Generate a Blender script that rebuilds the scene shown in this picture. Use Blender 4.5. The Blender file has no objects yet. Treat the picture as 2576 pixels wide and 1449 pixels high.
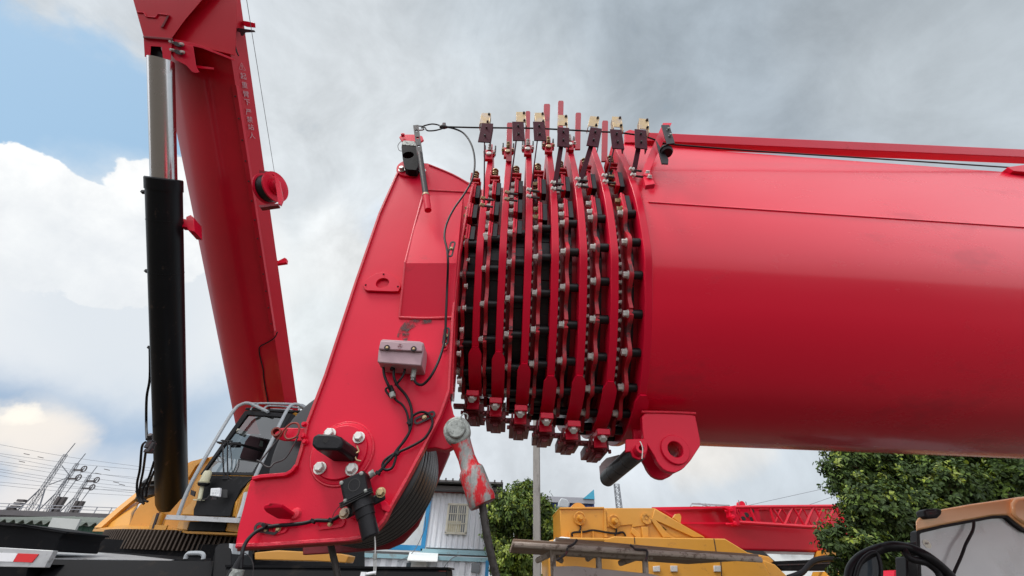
import bpy, bmesh, math, random
from mathutils import Vector, Matrix, Quaternion
random.seed(7)
SC = bpy.context.scene
COL = SC.collection
# ------------------------------------------------------------------ camera
FPX, CX, CY = 980.0, 1288.0, 724.5
TH = math.atan(980/1325.0); PH = math.atan(52/1324.0)
FW = Vector((0, math.cos(TH), math.sin(TH)))
r0 = Vector((1, 0, 0)); u0 = Vector((0, -math.sin(TH), math.cos(TH)))
RT = r0*math.cos(PH)+u0*math.sin(PH); UP = u0*math.cos(PH)-r0*math.sin(PH)
EYE = Vector((0, 0, 1.6))
cd = bpy.data.cameras.new('camera'); cam = bpy.data.objects.new('camera', cd); COL.objects.link(cam)
cd.sensor_width = 36; cd.lens = FPX/2576*36; cd.clip_start = 0.05; cd.clip_end = 5000
m = Matrix((RT, UP, -FW)).transposed().to_4x4(); m.translation = EYE
cam.matrix_world = m
SC.camera = cam
SC.render.resolution_x = 1024; SC.render.resolution_y = 576
SC.view_settings.view_transform = 'Standard'; SC.view_settings.look = 'None'
SC.view_settings.exposure = 0.12; SC.view_settings.gamma = 1

def ray(x, y): return FW+RT*((x-CX)/FPX)-UP*((y-CY)/FPX)
def at(x, y, Y):
    d = ray(x, y); return EYE+d*(Y/d.y)
def atD(x, y, D): return EYE+ray(x, y)*D
def PD(pts, D): return [atD(x, y, D) for x, y in pts]
def atX(x, y, X):
    d = ray(x, y); return EYE+d*(X/d.x)
def ppm(p):  # photo units per metre at p
    return FPX/((Vector(p)-EYE).dot(FW))

# ------------------------------------------------------------------ world
SUN_EL, SUN_AZ = math.radians(58), math.radians(242)   # azimuth clockwise from +Y (north)
W = bpy.data.worlds.new('World'); SC.world = W; W.use_nodes = True
nt = W.node_tree; nt.nodes.clear(); N = nt.nodes; L = nt.links
def wn(t, **k):
    n = N.new(t)
    for a, b in k.items(): setattr(n, a, b)
    return n
out = wn('ShaderNodeOutputWorld'); 
sky = wn('ShaderNodeTexSky', sky_type='NISHITA', sun_disc=False, sun_elevation=SUN_EL, sun_rotation=SUN_AZ, dust_density=1.6)
tc = wn('ShaderNodeTexCoord')
def wmath(op, a, b=None, c=None, clamp=False):
    n = wn('ShaderNodeMath', operation=op, use_clamp=clamp)
    for i, v in enumerate((a, b, c)):
        if v is None: continue
        if isinstance(v, (int, float)): n.inputs[i].default_value = v
        else: L.new(v, n.inputs[i])
    return n.outputs[0]
def wnoise(scale, detail, rough, dist=0.0, vec=None, out='Fac', offs=(0, 0, 0)):
    mp = wn('ShaderNodeMapping'); mp.inputs['Location'].default_value = offs
    L.new(vec or tc.outputs['Generated'], mp.inputs[0])
    n = wn('ShaderNodeTexNoise'); n.inputs['Scale'].default_value = scale; n.inputs['Detail'].default_value = detail
    n.inputs['Roughness'].default_value = rough; n.inputs['Distortion'].default_value = dist
    L.new(mp.outputs[0], n.inputs['Vector']); return n.outputs[out]
# warped direction
nz = wnoise(3.2, 7, .58, .2, out='Color')
vs = wn('ShaderNodeVectorMath', operation='SUBTRACT'); L.new(nz, vs.inputs[0]); vs.inputs[1].default_value = (.5, .5, .5)
vm = wn('ShaderNodeVectorMath', operation='SCALE'); L.new(vs.outputs[0], vm.inputs[0]); vm.inputs['Scale'].default_value = .26
va = wn('ShaderNodeVectorMath', operation='ADD'); L.new(tc.outputs['Generated'], va.inputs[0]); L.new(vm.outputs[0], va.inputs[1])
vn = wn('ShaderNodeVectorMath', operation='NORMALIZE'); L.new(va.outputs[0], vn.inputs[0])
WV = vn.outputs[0]
def wmix(fac, a, b):
    n = wn('ShaderNodeMix', data_type='RGBA')
    if isinstance(fac, (int, float)): n.inputs[0].default_value = fac
    else: L.new(fac, n.inputs[0])
    for i, v in ((6, a), (7, b)):
        if isinstance(v, tuple): n.inputs[i].default_value = (*v, 1)
        else: L.new(v, n.inputs[i])
    return n.outputs[2]
def lin(r, g, b):
    f = lambda c: (c/255/12.92 if c/255 <= .04045 else ((c/255+.055)/1.055)**2.4)
    return (f(r), f(g), f(b))
def blob(px, py, rad, soft, sx=1.0, vec=None):
    """soft mask round one direction of the sky; rad in photo units"""
    d = ray(px, py).normalized()
    a = math.atan(rad/FPX)*(1/(1+((px-CX)**2+(py-CY)**2)/FPX**2))**.5
    dot = wn('ShaderNodeVectorMath', operation='DOT_PRODUCT'); L.new(vec or WV, dot.inputs[0]); dot.inputs[1].default_value = d
    mr = wn('ShaderNodeMapRange', interpolation_type='SMOOTHSTEP'); L.new(dot.outputs['Value'], mr.inputs[0])
    mr.inputs[1].default_value = math.cos(a*(1+soft)); mr.inputs[2].default_value = math.cos(a*max(0, 1-soft))
    return mr.outputs[0]
n1 = wnoise(1.6, 6, .55, .3, offs=(3.1, .4, 1.2))
n2 = wnoise(5.5, 8, .6, .4, offs=(1.7, 2.2, .3))
n4 = wnoise(2.6, 7, .62, .8, offs=(4.7, 1.2, 7.3))
n3 = wnoise(14, 6, .6, .2, offs=(.7, 5.2, .9))
cl = wmath('MULTIPLY_ADD', n2, .45, wmath('MULTIPLY', n1, .75))          # cloud density variation
rampm = wn('ShaderNodeMapRange'); L.new(cl, rampm.inputs[0]); rampm.inputs[1].default_value = .36; rampm.inputs[2].default_value = .84
base = wmix(rampm.outputs[0], lin(160, 170, 178), lin(212, 219, 225))
# large cloud areas (direction, size, tone)
AREAS = [(2050, 120, 480, .8, (152, 163, 174), .75), (1480, 180, 380, .8, (172, 184, 194), .6), (1000, 60, 260, .8, (182, 194, 204), .7), (2500, 330, 260, .8, (176, 186, 194), .7),
         (2350, 60, 260, .8, (178, 186, 192), .5),
         (760, 330, 330, .8, (214, 220, 226), .8), (1000, 560, 420, .8, (216, 222, 226), .8), (700, 900, 260, .7, (226, 232, 234), .8),
         (1900, 1190, 320, .6, (205, 214, 222), .8), (1400, 1180, 260, .7, (214, 220, 226), .8), (2380, 260, 170, .8, (188, 197, 204), .5),
         (100, 1150, 300, .6, (204, 212, 222), .9), (1800, 1120, 90, .7, (232, 228, 222), .8), (60, 1090, 100, .5, (244, 234, 222), 1), (30, 1040, 40, .6, (255, 246, 232), .9), (250, 1120, 100, .7, (232, 226, 222), .5),
         (880, 640, 80, .8, (240, 242, 242), .7), (1010, 590, 60, .8, (180, 205, 232), .35)]
c = base
for (px, py, rd, so, co, k) in AREAS:
    c = wmix(wmath('MULTIPLY', blob(px, py, rd, so), k), c, lin(*co))
tex = wn('ShaderNodeMapRange'); L.new(wmath('MULTIPLY_ADD', n2, .6, wmath('MULTIPLY', n4, .4)), tex.inputs[0]); tex.inputs[1].default_value = .36; tex.inputs[2].default_value = .64; tex.inputs[3].default_value = .82; tex.inputs[4].default_value = 1.16
tm = wn('ShaderNodeVectorMath', operation='SCALE'); L.new(c, tm.inputs[0]); L.new(tex.outputs[0], tm.inputs['Scale']); c = tm.outputs[0]
# blue openings: the physical sky itself shows through
skyc = wn('ShaderNodeMix', data_type='RGBA', blend_type='MULTIPLY'); skyc.inputs[0].default_value = 1
L.new(sky.outputs[0], skyc.inputs[6]); skyc.inputs[7].default_value = (.165, .150, .125, 1)
hz_ = wmix(.72, skyc.outputs[2], lin(158, 198, 230))
gap = None
for (px, py, rd, so, k) in [(150, 300, 230, .55, 1), (290, 440, 200, .5, 1), (400, 330, 120, .6, .9), (60, 140, 130, .7, .8), (210, 180, 120, .7, .7)]:
    b_ = wmath('MULTIPLY', blob(px, py, rd, so), k)
    gap = b_ if gap is None else wmath('MAXIMUM', gap, b_)
gapn = wmath('MULTIPLY_ADD', wmath('SUBTRACT', n2, .5), -1.1, gap)
gm = wn('ShaderNodeMapRange', interpolation_type='SMOOTHSTEP'); L.new(gapn, gm.inputs[0]); gm.inputs[1].default_value = .15; gm.inputs[2].default_value = .75
c = wmix(gm.outputs[0], c, hz_)
# blue-grey cloud base low on the left
c = wmix(wmath('MULTIPLY', blob(190, 925, 250, .5), .95), c, lin(158, 181, 207))
c = wmix(wmath('MULTIPLY', blob(480, 960, 160, .65), .75), c, lin(168, 190, 214))
for (px, py, rd, so, co, k) in [(60, 1080, 70, .7, (244, 236, 226), .95), (130, 1110, 60, .8, (236, 230, 224), .8), (15, 1035, 26, .7, (255, 248, 236), .9), (250, 1230, 70, .8, (236, 232, 228), .8), (120, 1270, 60, .8, (232, 228, 226), .7), (300, 1150, 60, .8, (206, 214, 224), .6)]:
    c = wmix(wmath('MULTIPLY', blob(px, py, rd, so), k), c, lin(*co))
# the cumulus bank
cum = None
for (px, py, rd, so, k) in [(40, 560, 150, .28, 1), (170, 590, 120, .25, 1), (300, 620, 130, .25, 1), (430, 560, 130, .28, 1), (520, 480, 110, .35, 1)]:
    b_ = blob(px, py, rd, so); cum = b_ if cum is None else wmath('MAXIMUM', cum, b_)
cumn = wmath('ADD', cum, wmath('MULTIPLY', wmath('SUBTRACT', n3, .5), .9))
cm = wn('ShaderNodeMapRange', interpolation_type='SMOOTHSTEP'); L.new(cumn, cm.inputs[0]); cm.inputs[1].default_value = .36; cm.inputs[2].default_value = .56
for (px, py, rd, so, co, k) in [(480, 690, 190, .7, (238, 240, 240), 1), (100, 700, 190, .6, (236, 238, 240), 1), (330, 740, 200, .6, (216, 223, 230), .9)]:
    c = wmix(wmath('MULTIPLY', blob(px, py, rd, so), k), c, lin(*co))
shade = wmix(wmath('MULTIPLY_ADD', n3, 2.2, -.62, clamp=True), lin(228, 231, 234), (1.06, 1.06, 1.04))
shade = wmix(wmath('MULTIPLY', blob(200, 800, 260, .6), .6), shade, lin(216, 222, 228))
c = wmix(cm.outputs[0], c, shade)
# sky outside the picture: brightened behind the camera, added for fill and reflections
sd = Vector((math.sin(SUN_AZ)*math.cos(SUN_EL), math.cos(SUN_AZ)*math.cos(SUN_EL), math.sin(SUN_EL)))
dt = wn('ShaderNodeVectorMath', operation='DOT_PRODUCT'); L.new(tc.outputs['Generated'], dt.inputs[0]); dt.inputs[1].default_value = (0, -1, 0)
gl = wn('ShaderNodeMapRange', interpolation_type='SMOOTHSTEP'); L.new(dt.outputs['Value'], gl.inputs[0]); gl.inputs[1].default_value = -.14; gl.inputs[2].default_value = .45
gcol = wn('ShaderNodeVectorMath', operation='SCALE'); gcol.inputs[0].default_value = (1.55, 1.57, 1.66); L.new(tex.outputs[0], gcol.inputs['Scale'])
c = wmix(wmath('MULTIPLY', gl.outputs[0], .9), c, gcol.outputs[0])
# dimmer band added low in the unseen sky behind the camera, shapes boom reflections
spz = wn('ShaderNodeSeparateXYZ'); L.new(WV, spz.inputs[0])
hb = wn('ShaderNodeMapRange', interpolation_type='SMOOTHSTEP'); L.new(spz.outputs[2], hb.inputs[0]); hb.inputs[1].default_value = .20; hb.inputs[2].default_value = .10
c = wmix(wmath('MULTIPLY', hb.outputs[0], wmath('MULTIPLY', gl.outputs[0], .7)), c, (1.15, 1.14, 1.14))
bg = wn('ShaderNodeBackground'); L.new(c, bg.inputs[0]); bg.inputs[1].default_value = 1.0
L.new(bg.outputs[0], out.inputs[0])
sl = bpy.data.lights.new('sun', 'SUN'); sl.energy = 2.3; sl.angle = math.radians(16); sl.color = (1, .965, .91)
so_ = bpy.data.objects.new('sun', sl); COL.objects.link(so_)
so_.rotation_euler = (-sd).to_track_quat('-Z', 'Y').to_euler(); so_.location = (0, -5, 20)

# ------------------------------------------------------------------ materials
M = {}
def mat(name, col, rough=.5, metal=0.0, var=.12, vs=6, bump=0.0, bs=60, coat=0.0, dirt=None, dirtk=0.0, ds=3, spec=.5, island=0.0, stretch=(1, 1, 1), dth=.55, bump2=0.0, b2s=2.5):
    m = bpy.data.materials.new(name); m.use_nodes = True
    t = m.node_tree; B = t.nodes['Principled BSDF']
    B.inputs['Roughness'].default_value = rough; B.inputs['Metallic'].default_value = metal
    B.inputs['Coat Weight'].default_value = coat; B.inputs['Coat Roughness'].default_value = .12; B.inputs['Specular IOR Level'].default_value = spec
    g = t.nodes.new('ShaderNodeNewGeometry'); mp = t.nodes.new('ShaderNodeMapping'); mp.inputs['Scale'].default_value = stretch
    t.links.new(g.outputs['Position'], mp.inputs[0])
    def noise(s, d=5, r=.6):
        n = t.nodes.new('ShaderNodeTexNoise'); n.inputs['Scale'].default_value = s; n.inputs['Detail'].default_value = d; n.inputs['Roughness'].default_value = r
        t.links.new(mp.outputs[0], n.inputs['Vector']); return n.outputs['Fac']
    def mix(f, a, b):
        n = t.nodes.new('ShaderNodeMix'); n.data_type = 'RGBA'
        if isinstance(f, float): n.inputs[0].default_value = f
        else: t.links.new(f, n.inputs[0])
        for i, v in ((6, a), (7, b)):
            if isinstance(v, tuple): n.inputs[i].default_value = (*v[:3], 1)
            else: t.links.new(v, n.inputs[i])
        return n.outputs[2]
    lo = tuple(max(0, x*(1-var)) for x in col); hi = tuple(min(1, x*(1+var)) for x in col)
    c = mix(noise(vs), lo, hi)
    if island:
        r = t.nodes.new('ShaderNodeMapRange'); r.inputs[3].default_value = 0; r.inputs[4].default_value = 1
        t.links.new(g.outputs['Random Per Island'], r.inputs[0])
        c = mix(r.outputs[0], tuple(x*(1-island) for x in col), tuple(min(1, x*(1+island)) for x in (col[0]*1.15, col[1], col[2]*.8)))
    if dirt:
        r = t.nodes.new('ShaderNodeMapRange'); r.inputs[1].default_value = dth; r.inputs[2].default_value = dth+.1; r.inputs[4].default_value = dirtk
        t.links.new(noise(ds, 9, .72), r.inputs[0]); c = mix(r.outputs[0], c, dirt)
        r2 = t.nodes.new('ShaderNodeMapRange'); r2.inputs[3].default_value = rough; r2.inputs[4].default_value = min(1, rough+.3)
        t.links.new(r.outputs[0], r2.inputs[0]); t.links.new(r2.outputs[0], B.inputs['Roughness'])
    t.links.new(c, B.inputs['Base Color'])
    prev = None
    for (k, s, dist) in ((bump, bs, .002), (bump2, b2s, .05)):
        if k:
            b = t.nodes.new('ShaderNodeBump'); b.inputs['Strength'].default_value = k; b.inputs['Distance'].default_value = dist
            t.links.new(noise(s, 3 if dist < .01 else 1.5), b.inputs['Height'])
            if prev: t.links.new(prev.outputs[0], b.inputs['Normal'])
            t.links.new(b.outputs[0], B.inputs['Normal']); prev = b
    M[name] = m; return m
RED = (.63, .0042, .032)
mat('red_paint', RED, .36, var=.06, vs=1.5, bump=.12, bs=220, coat=.05, spec=.25, dirt=(.26, .02, .02), dirtk=.35, ds=9, dth=.66)
mat('red_boom', (.74, .005, .034), .27, var=.05, vs=1.2, bump=.05, bs=260, coat=.28, spec=.32, bump2=.22, b2s=1.6, stretch=(.5, 1, 1), dirt=(.30, .012, .03), dirtk=.3, ds=2.2, dth=.56)
mat('red_plate', RED, .38, var=.10, vs=2.2, bump=.2, bs=150, coat=.03, spec=.25, dirt=(.26, .012, .014), dirtk=.55, ds=5, dth=.62, bump2=.06, b2s=3)
mat('red_worn', (.52, .008, .024), .38, var=.12, vs=9, bump=.4, bs=90, coat=.15, dirt=(.10, .06, .055), dirtk=.75, ds=26, dth=.61)
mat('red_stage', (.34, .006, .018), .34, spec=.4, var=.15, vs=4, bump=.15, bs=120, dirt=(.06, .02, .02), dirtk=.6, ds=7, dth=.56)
mat('sheave_nylon', (.012, .012, .014), .28, spec=.6, var=.2, vs=20)
mat('red_old', (.56, .0055, .024), .38, spec=.3, var=.1, vs=2, bump=.1, bs=200, coat=.3, bump2=.12, b2s=1.2)
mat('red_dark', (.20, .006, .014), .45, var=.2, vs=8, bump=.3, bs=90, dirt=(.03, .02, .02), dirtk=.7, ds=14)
mat('red_scuffed', (.44, .008, .022), .42, var=.2, vs=12, bump=.4, bs=90, dirt=(.045, .04, .042), dirtk=.85, ds=11, dth=.515)
mat('weld_red', (.62, .02, .045), .42, var=.25, vs=30, bump=1.0, bs=120, dirt=(.75, .12, .14), dirtk=.5, ds=40, dth=.6)
mat('rust_edge', (.20, .035, .022), .6, var=.3, vs=14, bump=.5, bs=90, dirt=(.3, .02, .02), dirtk=.6, ds=20, dth=.5)
mat('black_rubber', (.006, .006, .007), .42, spec=.35, var=.2, vs=10, bump=.2, bs=90)
mat('black_pad', (.007, .007, .009), .4, spec=.35, var=.3, vs=14, bump=.4, bs=70)
mat('black_paint', (.007, .008, .010), .35, spec=.2, var=.2, vs=4, bump=.2, bs=90, dirt=(.09, .06, .045), dirtk=.55, ds=7, stretch=(1, 1, .25), dth=.6)
mat('black_plastic', (.008, .008, .010), .45, spec=.25, var=.25, vs=30, bump=.3, bs=200, dirt=(.09, .09, .1), dirtk=.3, ds=30, dth=.6)
mat('black_cable', (.008, .008, .010), .45, spec=.25, var=.2, vs=30, bump=.3, bs=140)
mat('zinc', (.62, .61, .58), .42, metal=.35, var=.2, vs=40, bump=.3, bs=180, dirt=(.20, .16, .10), dirtk=.5, ds=30, dth=.58)
mat('gold_zinc', (.42, .31, .17), .36, metal=.7, var=.3, vs=30, bump=.25, bs=150, dirt=(.42, .36, .32), dirtk=.8, ds=12, dth=.5)
mat('dark_steel', (.040, .036, .038), .5, metal=.1, spec=.3, var=.4, vs=30, bump=.5, bs=120, dirt=(.22, .02, .03), dirtk=.6, ds=18, dth=.55)
mat('plum_steel', (.050, .006, .014), .55, spec=.1, var=.25, vs=20, bump=.3, bs=120)
mat('chrome', (.68, .68, .69), .2, metal=1, var=.04, vs=3, dirt=(.5, .48, .46), dirtk=.3, ds=2, stretch=(4, 4, .2))
mat('galvanised', (.30, .32, .30), .52, metal=.2, var=.6, vs=55, bump=.8, bs=90, dirt=(.13, .14, .13), dirtk=.8, ds=45, dth=.50)
mat('socket_mix', (.24, .25, .24), .5, metal=.2, var=.75, vs=60, bump=.7, bs=80, dirt=(.50, .008, .016), dirtk=1.0, ds=17, dth=.465, stretch=(1.4, 1.4, .7))
mat('socket_steel', (.38, .39, .37), .5, metal=.3, var=.35, vs=30, bump=.9, bs=70, dirt=(.10, .105, .10), dirtk=.85, ds=38, dth=.49)
mat('wire_rope', (.05, .045, .042), .45, metal=.4, var=.4, vs=60, bump=.4, bs=200)
mat('bright_wire', (.45, .45, .44), .35, metal=.7, var=.3, vs=60)
mat('pink_grey', (.36, .235, .26), .5, var=.12, vs=12, bump=.3, bs=160, dirt=(.15, .03, .04), dirtk=.5, ds=60, dth=.66)
mat('yellow_paint', (.60, .28, .036), .4, var=.09, vs=3, bump=.2, bs=80, coat=.15, dirt=(.24, .10, .03), dirtk=.5, ds=5, dth=.6)
mat('black_panel', (.007, .007, .008), .55, spec=.15, var=.2, vs=6, bump=.3, bs=70, dirt=(.08, .08, .08), dirtk=.3, ds=5)
mat('grey_tube', (.36, .39, .41), .45, var=.15, vs=14, bump=.3, bs=90, dirt=(.12, .11, .1), dirtk=.5, ds=16, dth=.6)
mat('silver_tread', (.42, .43, .44), .42, metal=.4, var=.2, vs=10, bump=.5, bs=50, dirt=(.14, .13, .12), dirtk=.6, ds=9)
mat('chassis_black', (.006, .0065, .008), .65, spec=.12, var=.25, vs=4, bump=.4, bs=50, dirt=(.05, .042, .035), dirtk=.4, ds=4, dth=.56)
mat('gear_steel', (.07, .05, .037), .6, metal=.2, var=.4, vs=16, bump=.5, bs=60)
mat('reflect_white', (.75, .76, .78), .4, var=.06); mat('reflect_red', (.62, .01, .015), .35, var=.08)
mat('cream_plastic', (.62, .60, .42), .4, var=.08, vs=20, dirt=(.3, .27, .16), dirtk=.5, ds=20)
mat('lamp_lens', (.72, .74, .74), .2, var=.1, vs=50)
mat('white_sheet', (.72, .75, .79), .55, var=.06, vs=2, bump=.2, bs=20, dirt=(.36, .34, .31), dirtk=.55, ds=2.0, stretch=(1.4, 1.4, .22), dth=.56)
mat('white_plain', (.72, .75, .74), .5, var=.05, vs=1.5, dirt=(.45, .45, .42), dirtk=.4, ds=1.5)
mat('blue_paint', (.03, .27, .55), .5, var=.12, vs=3, dirt=(.2, .3, .35), dirtk=.4, ds=3)
mat('pale_blue', (.30, .50, .56), .5, var=.1, vs=3, dirt=(.2, .12, .08), dirtk=.5, ds=3)
mat('navy_sheet', (.035, .075, .26), .5, var=.12, vs=3); mat('tarp_blue', (.05, .33, .48), .6, var=.25, vs=4, bump=.5, bs=6)
mat('roof_dark', (.12, .115, .115), .7, var=.3, vs=4)
mat('window_dark', (.06, .075, .09), .08, var=.4, vs=1.2, spec=.8)
mat('curtain', (.62, .58, .42), .8, var=.1); mat('bar_cream', (.68, .66, .55), .5, var=.08)
mat('aged_wood', (.25, .17, .12), .8, var=.35, vs=8, bump=.6, bs=40, stretch=(.3, 1, 6), dirt=(.42, .39, .34), dirtk=.7, ds=5, dth=.52)
mat('dusty_pipe', (.42, .36, .31), .75, var=.25, vs=12, bump=.8, bs=60, dirt=(.12, .08, .06), dirtk=.8, ds=22, dth=.52)
mat('stained_plate', (.36, .315, .30), .7, var=.12, vs=5, bump=.4, bs=40, dirt=(.08, .04, .03), dirtk=.9, ds=11, dth=.59)
mat('pole_concrete', (.30, .29, .27), .8, var=.2, vs=8, bump=.5, bs=40, dirt=(.1, .09, .08), dirtk=.7, ds=7, dth=.56, stretch=(3, 3, .5))
mat('mast_steel', (.15, .16, .18), .6, var=.15); mat('wire_grey', (.16, .17, .19), .6); mat('rail_steel', (.30, .31, .34), .6, var=.1)
mat('insulator', (.06, .05, .05), .5); mat('concrete', (.30, .30, .30), .85, var=.1, vs=1)
mat('viaduct_concrete', (.10, .095, .10), .85, var=.2, vs=2)
mat('pale_pink', (.62, .50, .52), .5, var=.1, vs=10, dirt=(.3, .05, .06), dirtk=.5, ds=30, dth=.62)
mat('green_sheet', (.012, .075, .045), .5, var=.2, vs=2, bump=.4, bs=4); mat('roof_fibre', (.15, .17, .15), .85, var=.25, vs=3)
mat('grey_board', (.22, .235, .23), .6, var=.2, vs=1.5)
mat('bark', (.10, .075, .05), .9, var=.35, vs=14, bump=.9, bs=30)
mat('leaf_deep', (.038, .075, .022), .6, spec=.25, var=.3, vs=1.2, island=.55)
mat('leaf_mid', (.065, .12, .024), .6, spec=.25, var=.3, vs=1.5, island=.5)
mat('leaf_fresh', (.15, .22, .022), .45, var=.2, vs=1.5, island=.35)
mat('peach_paint', (.95, .56, .27), .32, var=.05, vs=2, coat=.4, bump=.08, bs=100)
mat('gasket', (.008, .008, .01), .5, spec=.25); mat('glass_dusty', (.50, .53, .55), .22, var=.10, vs=2.2, coat=.6, dirt=(.42, .43, .43), dirtk=.5, ds=1.6, dth=.5, spec=.7)
mat('sticker', (.80, .83, .72), .5, var=.02); mat('ink', (.03, .03, .03), .6); mat('white_text', (.52, .35, .39), .5)
mat('ground', (.075, .062, .048), .9, var=.15, vs=.6, bump=.5, bs=20)
mat('asphalt', (.05, .05, .05), .9, var=.15, vs=2, bump=.5, bs=20)
mat('seat_fabric', (.16, .06, .07), .8, var=.2); mat('paper', (.62, .60, .48), .7, var=.05)
def glass(name, tint, alpha):
    m = bpy.data.materials.new(name); m.use_nodes = True; t = m.node_tree; B = t.nodes['Principled BSDF']
    tr = t.nodes.new('ShaderNodeBsdfTransparent'); tr.inputs[0].default_value = (*tint, 1)
    gl = t.nodes.new('ShaderNodeBsdfGlossy'); gl.inputs['Roughness'].default_value = .03
    fr = t.nodes.new('ShaderNodeFresnel'); fr.inputs[0].default_value = 1.6
    ma = t.nodes.new('ShaderNodeMath'); ma.operation = 'ADD'; ma.inputs[1].default_value = alpha; t.links.new(fr.outputs[0], ma.inputs[0])
    mx = t.nodes.new('ShaderNodeMixShader'); t.links.new(ma.outputs[0], mx.inputs[0]); t.links.new(tr.outputs[0], mx.inputs[1]); t.links.new(gl.outputs[0], mx.inputs[2])
    t.links.new(mx.outputs[0], t.nodes['Material Output'].inputs[0]); M[name] = m
glass('cab_glass', (.28, .32, .34), .12)

# ------------------------------------------------------------------ builders
WP = {}   # object name -> world origin
class MB:
    def __init__(s): s.bm = bmesh.new()
    def poly3(s, a, b):
        """closed loft between two equal loops, capped"""
        A = [s.bm.verts.new(p) for p in a]; B = [s.bm.verts.new(p) for p in b]; n = len(A)
        for i in range(n):
            j = (i+1) % n; s.bm.faces.new((A[i], A[j], B[j], B[i]))
        s.bm.faces.new(A[::-1]); s.bm.faces.new(B); return s
    def prism(s, pts, Y, t):
        a = [at(x, y, Y) for x, y in pts]; return s.poly3(a, [p+Vector((0, t, 0)) for p in a])
    def slab(s, pts3, off):
        a = [Vector(p) for p in pts3]; return s.poly3(a, [p+Vector(off) for p in a])
    def box(s, c, d, R=None):
        c = Vector(c); h = Vector(d)/2
        vs = []
        for sx in (-1, 1):
            for sy in (-1, 1):
                for sz in (-1, 1):
                    v = Vector((sx*h.x, sy*h.y, sz*h.z)); v = R @ v if R else v; vs.append(s.bm.verts.new(c+v))
        for f in ((0, 1, 3, 2), (4, 6, 7, 5), (0, 4, 5, 1), (2, 3, 7, 6), (0, 2, 6, 4), (1, 5, 7, 3)): s.bm.faces.new([vs[i] for i in f])
        return s
    def cyl(s, a, b, r, r2=None, n=20, cap=True):
        a, b = Vector(a), Vector(b); r2 = r if r2 is None else r2
        q = (b-a).to_track_quat('Z', 'Y')
        A, B = [], []
        for i in range(n):
            d = q @ Vector((math.cos(2*math.pi*i/n), math.sin(2*math.pi*i/n), 0))
            A.append(s.bm.verts.new(a+d*r)); B.append(s.bm.verts.new(b+d*r2))
        for i in range(n): s.bm.faces.new((A[i], A[(i+1) % n], B[(i+1) % n], B[i]))
        if cap: s.bm.faces.new(A[::-1]); s.bm.faces.new(B)
        return s
    def beam(s, a, b, w, h, up=(0, 0, 1)):
        a, b = Vector(a), Vector(b); d = (b-a).normalized(); sd_ = d.cross(Vector(up)).normalized(); u = sd_.cross(d)
        P = [sd_*w/2+u*h/2, -sd_*w/2+u*h/2, -sd_*w/2-u*h/2, sd_*w/2-u*h/2]
        return s.poly3([a+p for p in P], [b+p for p in P])
    def lathe(s, o, ax, prof, n=32):
        """prof = [(axial, radius)], closed at both ends when radius 0"""
        o = Vector(o); q = Vector(ax).to_track_quat('Z', 'Y'); rings = []
        for z, r in prof:
            if r < 1e-6: rings.append([s.bm.verts.new(o+q @ Vector((0, 0, z)))])
            else: rings.append([s.bm.verts.new(o+q @ Vector((r*math.cos(2*math.pi*i/n), r*math.sin(2*math.pi*i/n), z))) for i in range(n)])
        for A, B in zip(rings, rings[1:]):
            for i in range(n):
                j = (i+1) % n
                if len(A) == 1: s.bm.faces.new((A[0], B[i], B[j]))
                elif len(B) == 1: s.bm.faces.new((A[i], A[j], B[0]))
                else: s.bm.faces.new((A[i], A[j], B[j], B[i]))
        return s
    def ring(s, o, ax, ri, ro, t, n=32):
        p = [(0, ri), (t, ri), (t, ro), (0, ro), (0, ri)]; return s.lathe(o, ax, p, n)
    def tube(s, pts, r, n=8, smooth=True, cap=True):
        pts = [Vector(p) for p in pts]
        if smooth and len(pts) > 2: pts = crom(pts, 5)
        rings = []; pr = None
        for i, p in enumerate(pts):
            d = (pts[min(i+1, len(pts)-1)]-pts[max(i-1, 0)]).normalized()
            if pr is None:
                q = d.orthogonal().normalized()
            else:
                q = (pr-d*pr.dot(d))
                q = q.normalized() if q.length > 1e-6 else d.orthogonal().normalized()
            pr = q; w = d.cross(q)
            rings.append([s.bm.verts.new(p+(q*math.cos(2*math.pi*k/n)+w*math.sin(2*math.pi*k/n))*r) for k in range(n)])
        for A, B in zip(rings, rings[1:]):
            for k in range(n): s.bm.faces.new((A[k], A[(k+1) % n], B[(k+1) % n], B[k]))
        if cap: s.bm.faces.new(rings[0][::-1]); s.bm.faces.new(rings[-1])
        return s
    def hexbolt(s, o, ax, r, h, washer=True):
        o = Vector(o); ax = Vector(ax).normalized(); z = 0
        if washer: s.cyl(o, o+ax*r*.2, r*1.32, n=16); z = r*.22
        q = ax.to_track_quat('Z', 'Y')
        s.lathe(o, ax, [(z, 0), (z, r), (z+h*.88, r), (z+h, r*.82), (z+h, 0)], 6)
        return s
    def annulus(s, outer, inner, off):
        """flat ring between two equal closed loops, thickened by off"""
        off = Vector(off); n = len(outer)
        A = [s.bm.verts.new(p) for p in outer]; B = [s.bm.verts.new(p) for p in inner]
        C_ = [s.bm.verts.new(Vector(p)+off) for p in outer]; D = [s.bm.verts.new(Vector(p)+off) for p in inner]
        for i in range(n):
            j = (i+1) % n
            for f in ((A[i], B[i], B[j], A[j]), (C_[i], C_[j], D[j], D[i]), (A[i], A[j], C_[j], C_[i]), (B[i], D[i], D[j], B[j])): s.bm.faces.new(f)
        return s
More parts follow.
